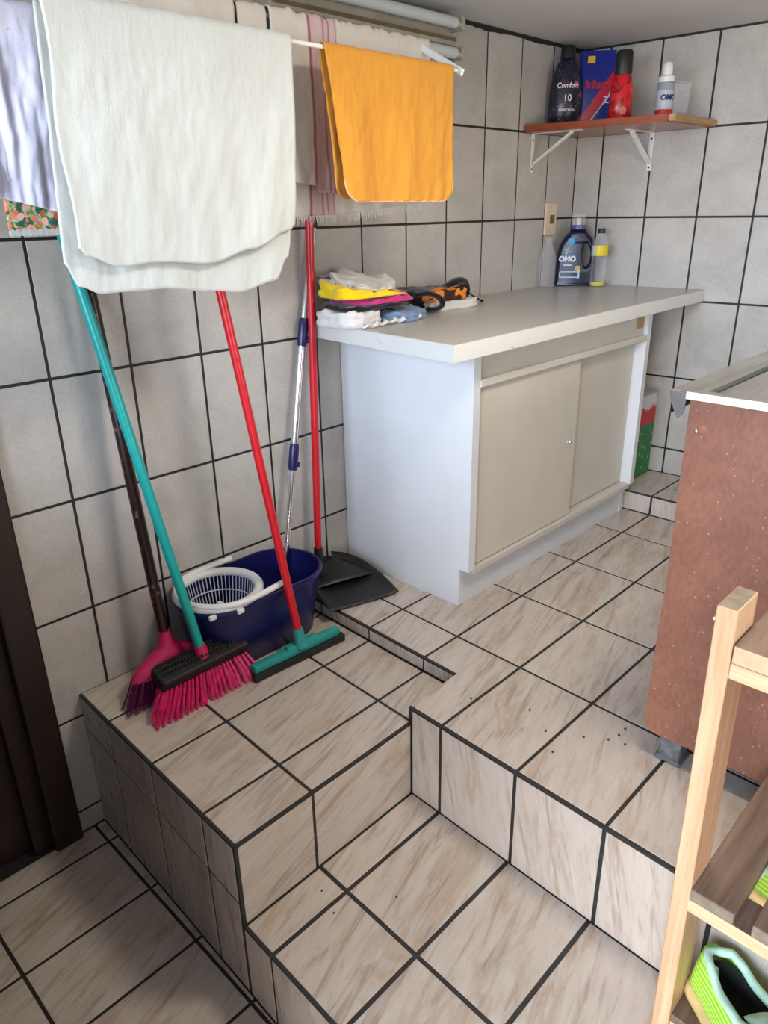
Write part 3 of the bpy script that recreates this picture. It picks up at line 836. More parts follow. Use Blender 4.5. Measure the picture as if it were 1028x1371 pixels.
bm.transform(BM_); link_mesh('brush_block', bm, plain('black_block_plastic', srgb(24, 22, 26), .6, var=.3, scale=120, bstr=.9), br)
bm = bmesh.new()
for i in range(26):
    for j in range(3):
        yk = -.108 + .216 * (i + .5) / 26; 
        q_ = BM_ @ Vector((-.026 + j * .017, -.122 + .244 * (i + .5) / 26, .021 + .005 * (1 - ((i - 13) / 13) ** 2)))
        lathe(bm, [(.0, .005), (.0032, .004), (.0048, -.002)], q_, 6)
link_mesh('tuft_knob', bm, M_BLACK, br)['kind'] = 'stuff'
bm = bmesh.new()
bristles(bm, (.228, -.108, .492), (.228, .136, .490), (.270, -.172, .430), (.274, .150, .430), 21, 3, .0012, .0042, (.011, 0, -.004), 1, per=13)
bristles(bm, (.200, -.108, .492), (.200, .134, .492), (.220, -.150, .430), (.220, .140, .430), 22, 2, .0011, .0045, (.012, 0, 0), 2, per=5)
tag(link_mesh('bristles', bm, plain('pink_bristle', srgb(226, 48, 120), .5, var=.22, scale=60), br), kind='stuff', label='bright pink bristles')
# -- second broom
b2 = thing('broom', 'broom with dark red patterned handle and purple bristles, behind the teal one', 'broom', (.15, -.05, hA))
ht2, hb2 = (.022, -.040, 1.49), (.128, -.034, .555)
straight('handle', ht2, hb2, .014, handle_mat_dark(), b2)
bm = bmesh.new()
# wedge shaped pink head
top = [(.128, -.034, .575)]
sec = [((.128, -.034, .585), .015, .015), ((.130, -.034, .550), .020, .019), ((.132, -.034, .532), .045, .024), ((.134, -.036, .512), .085, .028), ((.138, -.040, .492), .108, .030), ((.140, -.040, .482), .110, .030)]
rings = []
for (c, ry, rx) in sec:
    ring = []
    for k in range(24):
        a = 2 * PI * k / 24; ring.append(bm.verts.new((c[0] + rx * math.cos(a), c[1] + ry * math.sin(a), c[2])))
    rings.append(ring)
for a, b in zip(rings, rings[1:]):
    for k in range(24): bm.faces.new((a[k], a[(k + 1) % 24], b[(k + 1) % 24], b[k]))
bm.faces.new(rings[0]); bm.faces.new(rings[-1][::-1])
link_mesh('brush_head', bm, M_PINK, b2, True, auto=60)
bm = bmesh.new()
bristles(bm, (.140, -.142, .486), (.140, .058, .486), (.176, -.196, .430), (.160, .07, .430), 22, 4, .0010, .004, (.011, 0, 0), 5, per=6)
tag(link_mesh('bristles', bm, plain('purple_bristle', srgb(104, 26, 76), .5, var=.4, scale=60), b2), kind='stuff', label='dark purple bristles')
# -- squeegee
sq = thing('floor_squeegee', 'floor squeegee with red handle and teal head standing before the bucket', 'squeegee', (.30, .27, hA))
st_, sb_ = (.165, .192, 1.56), (.298, .274, .492)
straight('handle', st_, sb_, .0115, M_RED, sq)
Vd = (Vector(st_) - Vector(sb_)).normalized()
bm = bmesh.new(); tube(bm, [Vector(sb_) + Vd * .03, Vector(sb_) - Vd * .008, (.300, .276, .468)], [.0145, .0165, .022], 16); link_mesh('socket', bm, M_TEAL2, sq, True, auto=50)
bm = B((.283, .118, .448), (.309, .410, .470), .004); box(bm, (.277, .23, .460), (.305, .34, .476), .006)
bm.transform(Matrix.Translation((.3, .27, .45)) @ Matrix.Rotation(math.radians(-3.5), 4, 'Z') @ Matrix.Translation((-.3, -.27, -.45)))
link_mesh('head', bm, M_TEAL2, sq, True, auto=40)
bm = B((.297, .112, hA + .002), (.318, .420, .450), .002)
bm.transform(Matrix.Translation((.3, .27, .45)) @ Matrix.Rotation(math.radians(-3.5), 4, 'Z') @ Matrix.Translation((-.3, -.27, -.45)))
tag(link_mesh('rubber_blade', bm, M_BLACK, sq), label='black foam rubber blade')
# -- dustpan with long red handle
dp = thing('dustpan', 'black dustpan with tall red handle between bucket and cabinet', 'dustpan', (.15, .6, hB))
bm = bmesh.new()
# scoop: floor sheet + raised back and sides, opening towards +x/-y
cen = Vector((.115, .600, hB + .004))
outl = []
ang0 = math.radians(-16)   # direction of the opening normal
ex = Vector((math.cos(ang0), math.sin(ang0), 0)); ey = Vector((-ex.y, ex.x, 0))
nu, nv = 20, 14; grid = []
for i in range(nu + 1):
    row = []
    a = -1 + 2 * i / nu
    for j in range(nv + 1):
        b = j / nv            # 0 = front lip, 1 = back
        half = .120 * (1 - .97 * b ** 2.8) ** .5
        edge = max(abs(a) ** 6, b ** 5)
        p = cen + ex * (.165 - .24 * b - .035 * a * a * b) + ey * (a * half)
        p.z += .003 + .045 * edge * (b * .9 + .1) + .012 * b
        row.append(bm.verts.new(p))
    grid.append(row)
for a, b in zip(grid, grid[1:]):
    for k in range(nv): bm.faces.new((a[k], a[k + 1], b[k + 1], b[k]))
pan = link_mesh('pan', bm, M_BLACK, dp, True); md = pan.modifiers.new('t', 'SOLIDIFY'); md.thickness = .003
bm = bmesh.new()
grid = []
for i in range(nu + 1):
    row = []; a = -1 + 2 * i / nu
    for j in range(7):
        b = .48 + .52 * j / 6; half = .121 * (1 - .97 * b ** 2.8) ** .5
        p = cen + ex * (.165 - .24 * b - .035 * a * a * b) + ey * (a * half)
        p.z += .012 + .040 * (1 - a * a * .8) * (.35 + .75 * j / 6) + .006
        row.append(bm.verts.new(p))
    grid.append(row)
for a, b in zip(grid, grid[1:]):
    for k in range(6): bm.faces.new((a[k], a[k + 1], b[k + 1], b[k]))
hood = link_mesh('hood', bm, M_BLACK, dp, True); md = hood.modifiers.new('t', 'SOLIDIFY'); md.thickness = .003
straight('handle', (.046, .604, 1.60), (.070, .548, .545), .0115, M_RED, dp)
bm = bmesh.new(); tube(bm, [(.069, .551, .60), (.071, .548, .545), (.076, .556, .508)], [.014, .0165, .022], 14); link_mesh('socket', bm, M_BLACK, dp, True, auto=50)
# -- steel mop
mp_ = thing('spin_mop', 'steel telescopic mop handle with navy clamps leaning in the bucket', 'mop', (.15, .40, .5))
M0, M1, M2, M3 = (.016, .648, 1.575), (.033, .568, 1.26), (.050, .494, .925), (.078, .395, .50)
straight('upper_tube', M0, M1, .0095, M_CHROME, mp_)
straight('middle_tube', lerp3(M1, M2, -.1), lerp3(M1, M2, 1.0), .0105, M_CHROME, mp_)
straight('lower_tube', M2, M3, .0085, M_CHROME, mp_)
bm = bmesh.new(); tube(bm, [lerp3(M0, M3, -.008), M0, lerp3(M0, M3, .03)], [.010, .0115, .0115], 14); link_mesh('end_cap', bm, M_BLACK, mp_, True, auto=50)
for a, b in ((lerp3(M1, M2, -.13), lerp3(M1, M2, .10)), (lerp3(M2, M3, -.06), lerp3(M2, M3, .12))):
    bm = bmesh.new(); tube(bm, [a, lerp3(a, b, .15), lerp3(a, b, .85), b], [.0125, .0145, .0145, .0125], 16)
    m_ = lerp3(a, b, .8); tube(bm, [(m_[0], m_[1], m_[2]), (m_[0] + .012, m_[1] + .016, m_[2])], .008, 10)
    link_mesh('clamp', bm, M_NAVY, mp_, True, auto=50)
bm = bmesh.new()
rnd = random.Random(4)
for k in range(70):
    a = rnd.uniform(0, 2 * PI); r = rnd.uniform(.02, .07)
    tube(bm, smooth_path([(M3[0], M3[1], .505), (.10 + r * .5 * math.cos(a), .375 + r * .5 * math.sin(a), .49), (.125 + r * math.cos(a), .345 + r * math.sin(a), .45)], 3), .0025, 4)
link_mesh('mop_strands', bm, cloth_mat('microfibre', srgb(190, 190, 200)), mp_)['kind'] = 'stuff'

# ================================================================== spin bucket
bk = thing('mop_bucket', 'navy blue oblong spin mop bucket with white wringer basket', 'bucket', (.15, .22, hA))
def bring(z, dx, n=64):
    """pill section, bigger lobe at +y"""
    pts = []
    for k in range(n):
        a = 2 * PI * k / n
        R = .120 + dx + .004 * (math.sin(a) > 0)
        x = .132 + R * math.cos(a); y = (.342 if math.sin(a) > 0 else .137) + R * math.sin(a)
        pts.append(Vector((x, y, z)))
    return pts
bm = bmesh.new(); rings = []
for z, dx in ((hA + .002, -.040), (hA + .008, -.032), (.52, -.020), (.585, -.009), (.617, -.004), (.619, .004), (.626, .006), (.632, .002), (.632, -.005), (.585, -.013), (.52, -.024), (hA + .012, -.036)):
    rings.append([bm.verts.new(p) for p in bring(z, dx)])
for a, b in zip(rings, rings[1:]):
    for k in range(64): bm.faces.new((a[k], a[(k + 1) % 64], b[(k + 1) % 64], b[k]))
bm.faces.new(rings[0][::-1]); bm.faces.new(rings[-1])
link_mesh('tub', bm, M_NAVY, bk, True, auto=50)
BC = (.132, .137)
bs_ = thing('x', None, None); bpy.data.objects.remove(bs_)
bm = bmesh.new(); lathe(bm, [(.113, -.012), (.121, -.010), (.123, 0), (.119, .006), (.104, .007), (.099, .002), (.099, -.008), (.103, -.012), (.113, -.012)], (BC[0], BC[1], .640), 48)
basket = link_mesh('basket_rim', bm, M_WHITEPL, bk, True, auto=50)
bm = bmesh.new(); lathe(bm, [(0, .532), (.066, .533), (.079, .540), (.079, .536), (.066, .530), (0, .528)], (BC[0], BC[1], 0), 40); link_mesh('basket_floor', bm, M_WHITEPL, basket, True, auto=50)
M_SLAT = plain('white_basket_slats', srgb(206, 210, 216), .4, var=.02)
me0 = None
for k in range(56):
    a = 2 * PI * k / 56
    if me0 is None:
        bm = bmesh.new(); tube(bm, [(.0985, 0, .634), (.090, 0, .585), (.078, 0, .536)], .0014, 6); o = link_mesh('basket_slat', bm, M_SLAT, basket, world=False); me0 = o.data
    else:
        o = bpy.data.objects.new('basket_slat', me0); C.objects.link(o); o.parent = basket
    o.matrix_basis = Matrix.Translation((BC[0], BC[1], 0)) @ Matrix.Rotation(a, 4, 'Z')
for z, r in ((.590, .0905),):
    bm = bmesh.new(); tube(bm, [(BC[0] + r * math.cos(2 * PI * k / 40), BC[1] + r * math.sin(2 * PI * k / 40), z) for k in range(40)], .0018, 6, closed=True); link_mesh('basket_ring', bm, M_SLAT, basket)
bm = bmesh.new(); lathe(bm, [(0, .600), (.007, .598), (.012, .588), (.009, .580), (.020, .573), (.022, .562), (.031, .558), (.036, .536), (0, .535)], (BC[0], BC[1], 0), 20); link_mesh('spindle', bm, M_WHITEPL, basket, True, auto=40)
bm = bmesh.new()
hp = [(.030, .250, .655)] + [(BC[0] + .130 * math.cos(a), BC[1] + .125 * math.sin(a), .655) for a in [PI - .45 + (PI + .9) * k / 20 for k in range(21)]] + [(.268, .255, .655)]
# arc passes round the near end (y smaller)
hp = [(.016, .262, .648), (.010, .20, .646)] + [(BC[0] + .1215 * math.cos(a), BC[1] + .012 + .122 * math.sin(a), .646) for a in [PI + PI * k / 24 for k in range(25)]] + [(.254, .20, .647), (.250, .270, .650)]
tube(bm, smooth_path(hp, 3), .0085, 12)
link_mesh('carry_handle', bm, M_WHITEPL, bk, True, auto=50)
for x, y in ((.256, .12), (.232, .05)):
    link_mesh('rim_clip', B((x - .005, y - .010, .620), (x + .005, y + .010, .632), .002), M_WHITEPL, bk)

# ================================================================== bottles and packs
INK_W = plain('white_print', srgb(225, 228, 235), .5, var=.02)
INK_N = plain('navy_print', srgb(20, 30, 90), .5, var=.02)
INK_R = plain('red_print', srgb(200, 30, 40), .5, var=.02)
def front_place(c, ang, depth, z, curve=None):
    """text plane facing direction ang (outward) at distance depth from axis c"""
    n = Vector((math.cos(ang), math.sin(ang), 0)); t = Vector((-n.y, n.x, 0))
    def f(x, y):
        if curve:
            a = x / curve; p = Vector(c) + n * (depth - curve + curve * math.cos(a)) + t * (curve * math.sin(a))
        else: p = Vector(c) + n * depth + t * x
        return (p.x, p.y, z + y)
    return f
CA = math.radians(-46)
# softener
def dark_floral():
    m, nt, bs = newmat('dark_floral_sleeve')
    v = N(nt, 'ShaderNodeTexVoronoi'); v.inputs['Scale'].default_value = 24; nt.links.new(coords(nt).outputs[0], v.inputs['Vector'])
    n = noise_(nt, coords(nt), 120, 2)
    base = ramp(nt, n.outputs[0], [(.45, srgb(22, 24, 44)), (.6, srgb(40, 40, 62)), (.72, srgb(110, 96, 120))])
    m1 = ramp(nt, v.outputs['Distance'], [(.22, G(.9)), (.38, G(0))])
    sp = N(nt, 'ShaderNodeSeparateColor'); nt.links.new(v.outputs['Color'], sp.inputs[0])
    fl = ramp(nt, sp.outputs[0], [(.45, srgb(30, 30, 52)), (.55, srgb(150, 70, 84)), (.8, srgb(196, 130, 120))])
    nt.links.new(mix(nt, m1.outputs[0], base.outputs[0], fl.outputs[0]), bs.inputs['Base Color']); bs.inputs['Roughness'].default_value = .3
    return m
c = (.064, 1.838, SZ1)
t = thing('softener_bottle', 'dark floral fabric softener bottle with black cap, leftmost on the wall shelf', 'bottle', c)
bm = bmesh.new(); lathe(bm, [(0, .001), (.048, .001), (.056, .008), (.060, .06), (.058, .11), (.050, .16), (.038, .195), (.024, .210), (.020, .214), (0, .214)], c, 36, sy_=.62, ang=CA + PI / 2); link_mesh('body', bm, dark_floral(), t, True, auto=50)
bm = bmesh.new(); lathe(bm, [(.023, .212), (.027, .216), (.025, .250), (.021, .256), (0, .257)], c, 28); link_mesh('cap', bm, M_BLACK, t, True, auto=40)
text_obj('Comfort', .024, INK_W, t, front_place(c, CA, .0365, SZ1 + .128, .075), .0006, sx_=.92)
text_obj('10', .030, INK_W, t, front_place(c, CA, .0385, SZ1 + .088, .075), .0004)
text_obj('SELECTION', .0105, INK_W, t, front_place(c, CA, .0385, SZ1 + .050, .075), .0003, sx_=1.1)
# detergent pack
def pack_mat():
    m, nt, bs = newmat('blue_red_pack_print')
    tcn = N(nt, 'ShaderNodeTexCoord'); sp = N(nt, 'ShaderNodeSeparateXYZ'); nt.links.new(tcn.outputs['Object'], sp.inputs[0])
    ma = N(nt, 'ShaderNodeMath', operation='MULTIPLY_ADD'); ma.inputs[1].default_value = -.75; nt.links.new(sp.outputs[2], ma.inputs[0]); nt.links.new(sp.outputs[0], ma.inputs[2])
    n = noise_(nt, coords(nt), 20, 2); ad = N(nt, 'ShaderNodeMath', operation='MULTIPLY_ADD'); ad.inputs[1].default_value = .02; nt.links.new(n.outputs[0], ad.inputs[0]); nt.links.new(ma.outputs[0], ad.inputs[2])
    mr = N(nt, 'ShaderNodeMapRange'); mr.inputs['From Min'].default_value = -.16; mr.inputs['From Max'].default_value = .06; nt.links.new(ad.outputs[0], mr.inputs[0])
    r = ramp(nt, mr.outputs[0], [(.0, srgb(28, 44, 140)), (.40, srgb(28, 40, 130)), (.42, srgb(206, 30, 60)), (.60, srgb(200, 26, 60)), (.615, srgb(210, 214, 230)), (.64, srgb(30, 44, 136))])
    r.color_ramp.interpolation = 'CONSTANT'
    nt.links.new(r.outputs[0], bs.inputs['Base Color']); bs.inputs['Roughness'].default_value = .35
    return m
t = thing('detergent_pack', 'blue and red washing powder pack standing behind the softener bottle', 'pack', (.118, 1.955, SZ1), rot=(0, 0, math.radians(38)))
bm = bmesh.new()
prof = [(.0, .064, .028), (.02, .066, .030), (.12, .064, .028), (.20, .063, .018), (.232, .063, .004), (.246, .063, .002)]
rings = []
for z, hw, hd in prof:
    rings.append([bm.verts.new((math.copysign(abs(math.cos(a)) ** .35, math.cos(a)) * hw, math.copysign(abs(math.sin(a)) ** .6, math.sin(a)) * hd, z + .001)) for a in [2 * PI * (k + .5) / 28 for k in range(28)]])
for a, b in zip(rings, rings[1:]):
    for k in range(28): bm.faces.new((a[k], a[(k + 1) % 28], b[(k + 1) % 28], b[k]))
bm.faces.new(rings[0][::-1]); bm.faces.new(rings[-1])
link_mesh('pouch', bm, pack_mat(), t, True, world=False, auto=50)
def padj(ox, oz, d=-.0315):
    R = Matrix.LocRotScale(Vector((.118, 1.955, SZ1)), __import__('mathutils').Euler((0, 0, math.radians(38))), None)
    return lambda x, y: tuple(R @ Vector((x + ox, d, oz + y)))
text_obj('Brilhante', .036, INK_R, t, padj(-.0, .135, -.031), .0012, sx_=.66)
text_obj('Z', .030, INK_W, t, padj(.035, .085, -.0325), .001)
bm = bmesh.new(); box(bm, (-.038, -.0185, .205), (-.012, -.0165, .228)); tag(link_mesh('price_sticker', bm, plain('yellow_print', srgb(236, 186, 40), .5), t, world=False), label='small yellow sticker')
# red bottle
c = (.285, 1.838, SZ1)
def red_label():
    m, nt, bs = newmat('red_bottle_print'); n = noise_(nt, coords(nt), 28, 3, .6, 1)
    r = ramp(nt, n.outputs[0], [(.38, srgb(120, 18, 26)), (.48, srgb(204, 24, 34)), (.62, srgb(214, 30, 40)), (.72, srgb(190, 110, 100))]); nt.links.new(r.outputs[0], bs.inputs['Base Color']); bs.inputs['Roughness'].default_value = .25
    return m
t = thing('shampoo_bottle', 'red bottle with a tall black cap in the middle of the wall shelf', 'bottle', c)
bm = bmesh.new(); lathe(bm, [(0, .001), (.034, .001), (.039, .006), (.040, .05), (.037, .10), (.029, .135), (.026, .142), (0, .142)], c, 32, sy_=.75, ang=CA + PI / 2); link_mesh('body', bm, red_label(), t, True, auto=50)
bm = bmesh.new(); lathe(bm, [(.027, .140), (.029, .146), (.028, .205), (.024, .213), (0, .214)], c, 28, sy_=.85, ang=CA + PI / 2); link_mesh('cap', bm, M_BLACK, t, True, auto=40)
text_obj('lux', .024, plain('dark_red_print', srgb(90, 10, 18), .4), t, front_place((c[0] + .008, c[1] + .006, 0), CA, .0305, SZ1 + .105, .05), .0006) if False else None
bm = bmesh.new(); lathe(bm, [(0, .0012), (.011, .001), (.013, 0)], seg=20); bm.transform(Matrix.Translation((c[0] + .0315 * math.cos(CA), c[1] + .0315 * math.sin(CA), SZ1 + .030)) @ Matrix.Rotation(CA, 4, 'Z') @ Matrix.Rotation(PI / 2, 4, 'Y'))
link_mesh('round_emblem', bm, plain('rose_print', srgb(206, 120, 110), .4), t)
# pump bottle
c = (.437, 1.850, SZ1)
t = thing('foam_pump_bottle', 'small grey and white foam pump bottle on the wall shelf', 'bottle', c)
bm = bmesh.new(); lathe(bm, [(0, .001), (.025, .001), (.0275, .005), (.0275, .095), (.024, .102), (0, .103)], c, 32); link_mesh('body', bm, plain('grey_frosted_plastic', srgb(150, 156, 164), .3), t, True, auto=50)
bm = bmesh.new(); lathe(bm, [(.0279, .022), (.0279, .078)], c, 32); link_mesh('label', bm, plain('pale_label', srgb(176, 182, 188), .4), t, True)
bm = bmesh.new(); lathe(bm, [(.0282, .006), (.0282, .022)], c, 32); link_mesh('label_band', bm, INK_R, t, True)
bm = bmesh.new(); lathe(bm, [(.026, .102), (.0265, .118), (.020, .122), (.0165, .124), (.0165, .148), (.014, .158), (.010, .161), (0, .161)], c, 28); link_mesh('pump_head', bm, M_WHITEPL, t, True, auto=40)
text_obj('OMO', .022, INK_N, t, front_place(c, CA + .15, .0288, SZ1 + .056, .0288), .0012)
# glass
c = (.487, 1.868, SZ1)
t = thing('drinking_glass', 'small clear drinking glass beside the foam pump bottle', 'glass', c)
bm = bmesh.new(); lathe(bm, [(0, .001), (.021, .001), (.023, .004), (.028, .098), (.0268, .098), (.0215, .010), (0, .009)], c, 32); link_mesh('tumbler', bm, M_GLASS, t, True, auto=50)

# blue detergent bottle on the worktop
WZ = 1.2895
c = Vector((.088, 1.960, WZ)); BA = math.radians(-58)
t = thing('detergent_bottle', 'big dark blue liquid detergent bottle with moulded handle in the worktop corner', 'bottle', c)
# silhouette (x across, z up) with handle hole, extruded with rounding
outline = [(-.070, .004), (-.075, .02), (-.074, .08), (-.066, .135), (-.050, .170), (-.030, .190), (-.026, .200), (.026, .200), (.034, .190), (.054, .170), (.068, .140), (.074, .10), (.075, .03), (.070, .004)]
hole = [(.030, .075), (.036, .068), (.046, .072), (.052, .090), (.053, .112), (.047, .134), (.038, .148), (.030, .150), (.022, .140), (.020, .118), (.024, .094)]
def loopsmooth(p, n=4):
    P = [Vector((a, b, 0)) for a, b in p]; out = []
    for i in range(len(P)):
        p0, p1, p2, p3 = P[i - 1], P[i], P[(i + 1) % len(P)], P[(i + 2) % len(P)]
        for k in range(n):
            s = k / n; out.append(.5 * ((2 * p1) + (p2 - p0) * s + (2 * p0 - 5 * p1 + 4 * p2 - p3) * s * s + (3 * p1 - p0 - 3 * p2 + p3) * s ** 3))
    return out
from mathutils.geometry import tessellate_polygon
O_ = loopsmooth(outline, 3); H_ = loopsmooth(hole, 3)
bm = bmesh.new()
def layer(yv, sc):
    a = [bm.verts.new((p.x * sc + 0, yv, .10 + (p.y - .10) * (sc if p.y > .02 else 1))) for p in O_]
    hc = Vector((.037, .110, 0))
    b = [bm.verts.new((hc.x + (p.x - hc.x) * (2 - sc), yv, hc.y + (p.y - hc.y) * (2 - sc))) for p in H_]
    return a, b
Ls = [layer(y_, s_) for y_, s_ in ((-.040, .80), (-.037, .90), (-.028, .97), (-.012, 1.0), (.012, 1.0), (.028, .97), (.037, .90), (.040, .80))]
for (a, h1), (b, h2) in zip(Ls, Ls[1:]):
    for L1, L2 in ((a, b), (h1, h2)):
        for k in range(len(L1)):
            k2 = (k + 1) % len(L1); bm.faces.new((L1[k], L1[k2], L2[k2], L2[k]))
for a, h in (Ls[0], Ls[-1]):
    allv = a + h
    for tri in tessellate_polygon([[Vector((v.co.x, v.co.z, 0)) for v in a], [Vector((v.co.x, v.co.z, 0)) for v in h]]):
        try: bm.faces.new([allv[i] for i in tri])
        except ValueError: pass
RB = Matrix.Translation(c) @ Matrix.Rotation(BA + PI / 2, 4, 'Z') @ Matrix.Diagonal((1.04, 1, 1.07, 1))
bm.transform(RB); link_mesh('body', bm, plain('dark_blue_plastic', srgb(10, 15, 50), .3, var=.05), t, True, auto=45)
bm = bmesh.new(); lathe(bm, [(.029, .211), (.032, .214), (.032, .226), (.027, .228), (.0, .228)], c, 28); link_mesh('collar', bm, plain('blue_collar', srgb(70, 84, 140), .3), t, True, auto=40)
bm = bmesh.new(); lathe(bm, [(.027, .227), (.0265, .268), (.025, .268), (.0245, .230), (.0, .229)], c, 28); tag(link_mesh('cap', bm, M_CLEARPL, t, True, auto=40), label='clear dosing cap')
bm = bmesh.new(); lathe(bm, [(.011, .228), (.010, .252), (0, .258)], c, 16); link_mesh('spout', bm, plain('cream_spout', srgb(214, 206, 190), .4), t, True, auto=40)
def pb(ox, oz, dy=-.0410):
    return lambda x, y: tuple(RB @ Vector((x + ox, dy, oz + y)))
text_obj('OMO', .026, INK_W, t, pb(-.033, .096), .0014)
link_mesh('lettering_line', B((-.050, -.0412, .078), (-.016, -.0404, .082)), INK_W, t, world=False).matrix_basis = Matrix.Rotation(BA + PI / 2, 4, 'Z')
bm = bmesh.new()
for k in range(4):
    a = PI / 4 + k * PI / 2; r0, r1 = .003, .013
    tube(bm, [RB @ Vector((-.033 + r0 * math.cos(a), -.041, .125 + r0 * math.sin(a))), RB @ Vector((-.033 + r1 * math.cos(a + .5), -.041, .125 + r1 * math.sin(a + .5)))], [.0022, .001], 6)
link_mesh('splash_mark', bm, INK_W, t)
M_SIL = plain('silver_print', srgb(176, 182, 200), .3, .3)
bm = bmesh.new()
box(bm, (-.060, -.0415, .030), (.012, -.0403, .034)); box(bm, (-.060, -.0415, .050), (.012, -.0403, .053)); box(bm, (-.060, -.0415, .030), (-.057, -.0403, .053)); box(bm, (.008, -.0415, .028), (.016, -.0403, .072))
bm.transform(RB); link_mesh('silver_frame', bm, M_SIL, t)
text_obj('LAVAGEM', .009, INK_W, t, pb(-.024, .0415), .0002, sx_=1.1) if False else None
bm = bmesh.new(); lathe(bm, [(0, .0012), (.009, .001), (.0095, 0)], seg=18); bm.transform(RB @ Matrix.Translation((.006, -.0408, .064)) @ Matrix.Rotation(PI / 2, 4, 'X')); link_mesh('round_sticker', bm, plain('yellow_seal', srgb(214, 164, 50), .4), t)
bm = bmesh.new(); lathe(bm, [(0, .0012), (.012, .001), (.013, 0)], seg=18); bm.transform(RB @ Matrix.Translation((-.022, -.0392, .158)) @ Matrix.Diagonal((1.1, 1, 1, 1)) @ Matrix.Rotation(PI / 2, 4, 'X')); link_mesh('blue_badge', bm, plain('sky_blue_print', srgb(60, 150, 210), .4), t)

# PET bottle with yellow remains
c = (.186, 1.968, WZ)
t = thing('plastic_bottle', 'slim clear bottle with yellow label beside the blue detergent', 'bottle', c)
pp = [(0, .001), (.026, .001), (.030, .006), (.030, .02), (.028, .03), (.030, .045), (.028, .06), (.030, .075), (.028, .09), (.030, .105), (.031, .115), (.031, .155), (.028, .172), (.016, .190), (.0125, .196), (.0125, .205)]
bm = bmesh.new(); lathe(bm, pp, c, 28); o = link_mesh('shell', bm, M_CLEARPL, t, True); md = o.modifiers.new('t', 'SOLIDIFY'); md.thickness = .0012
bm = bmesh.new(); lathe(bm, [(0, .003), (.0255, .003), (.0282, .008), (.0282, .018), (0, .018)], c, 28); link_mesh('yellow_liquid', bm, plain('yellow_liquid', srgb(206, 190, 20), .2), t, True, auto=50)
bm = bmesh.new(); lathe(bm, [(.0318, .116), (.0318, .154)], c, 40)
def lab_mat():
    m, nt, bs = newmat('yellow_white_label'); tcn = N(nt, 'ShaderNodeTexCoord'); sp = N(nt, 'ShaderNodeSeparateXYZ'); nt.links.new(tcn.outputs['Object'], sp.inputs[0])
    mr = N(nt, 'ShaderNodeMapRange'); mr.inputs['From Min'].default_value = c[0] - .006; mr.inputs['From Max'].default_value = c[0] + .006; nt.links.new(sp.outputs[0], mr.inputs[0])
    r = ramp(nt, mr.outputs[0], [(.35, srgb(200, 204, 206)), (.6, srgb(226, 200, 20))]); nt.links.new(r.outputs[0], bs.inputs['Base Color']); bs.inputs['Roughness'].default_value = .35
    return m
link_mesh('label', bm, lab_mat(), t, True)
bm = bmesh.new(); lathe(bm, [(.0145, .198), (.0150, .200), (.0150, .213), (.013, .216), (0, .216)], c, 20); link_mesh('cap', bm, plain('dark_teal_cap', srgb(24, 44, 58), .4), t, True, auto=40)
# clear bottle under the socket
c = (.042, 1.826, WZ)
t = thing('plastic_bottle', 'empty clear bottle without label under the wall socket', 'bottle', c)
bm = bmesh.new(); lathe(bm, [(0, .001), (.028, .001), (.032, .008), (.032, .10), (.031, .12), (.020, .150), (.012, .160), (.012, .176), (.013, .178), (.013, .188), (0, .189)], c, 28); o = link_mesh('shell', bm, M_CLEARPL, t, True); md = o.modifiers.new('t', 'SOLIDIFY'); md.thickness = .0012

# ================================================================== clothes pile and bag on the worktop
def folded(name, label, cat, mat, cx, cy, hx, hy, z0_, z1_, seed, rot=0, wr=.006, expo=3.2, layers=2, group=None, fray=0, parent=None, lean=(0, 0), sag=0):
    """soft folded cloth: rounded slab with wrinkled top and fold grooves along its rim"""
    bm = bmesh.new(); nr, na = 9, 64; H = z1_ - z0_
    ca, sa = math.cos(rot), math.sin(rot); rings = []
    prof = []
    for L in range(layers):
        b = L / layers; e = (L + 1) / layers
        for q in (0.08, .3, .5, .7, .92):
            prof.append((1 - .05 * (abs(q - .5) * 2) ** 2 - .02 * (L % 2), b + (e - b) * q))
    prof = [(.90, 0)] + prof
    for rr in (.90, .75, .5, .25): prof.append((rr, 1.0 + .0))
    for ip, (rr, zz) in enumerate(prof):
        ring = []
        for k in range(na):
            a = 2 * PI * k / na; x, y = math.cos(a), math.sin(a); q = (abs(x) ** expo + abs(y) ** expo) ** (-1 / expo)
            wob = 1 + .17 * noise.noise(Vector((x * 1.4 + seed, y * 1.4, 0))) +   .06 * noise.noise(Vector((x * 5 + seed, y * 5, zz * 2)))
            X = x * q * hx * rr * wob; Y = y * q * hy * rr * wob
            zt_ = z0_ + H * zz
            if zz > .05: zt_ += wr * (zz) * (noise.noise(Vector((X * 22 + seed, Y * 22, 1))) + .5 * noise.noise(Vector((X * 60 + seed, Y * 60, 2)))) + zz * (lean[0] * X + lean[1] * Y) - sag * zz * (X / hx) ** 2
            ring.append(bm.verts.new((cx + X * ca - Y * sa, cy + X * sa + Y * ca, max(zt_, z0_))))
        rings.append(ring)
    for a, b in zip(rings, rings[1:]):
        for k in range(na): bm.faces.new((a[k], a[(k + 1) % na], b[(k + 1) % na], b[k]))
    cz_ = sum(v.co.z for v in rings[-1]) / na
    cv = bm.verts.new((cx, cy, cz_))
    for k in range(na): bm.faces.new((rings[-1][k], rings[-1][(k + 1) % na], cv))
    bm.faces.new(rings[0][::-1])
    o = link_mesh(name, bm, mat, parent, True)
    if label: tag(o, label, cat, group)
    return o
G_P = 'folded clothes piled on the worktop'
M_CW = cloth_mat('white_cotton', srgb(214, 212, 210), .04); M_DEN = cloth_mat('pale_blue_denim', srgb(116, 140, 172), .3, weave=700)
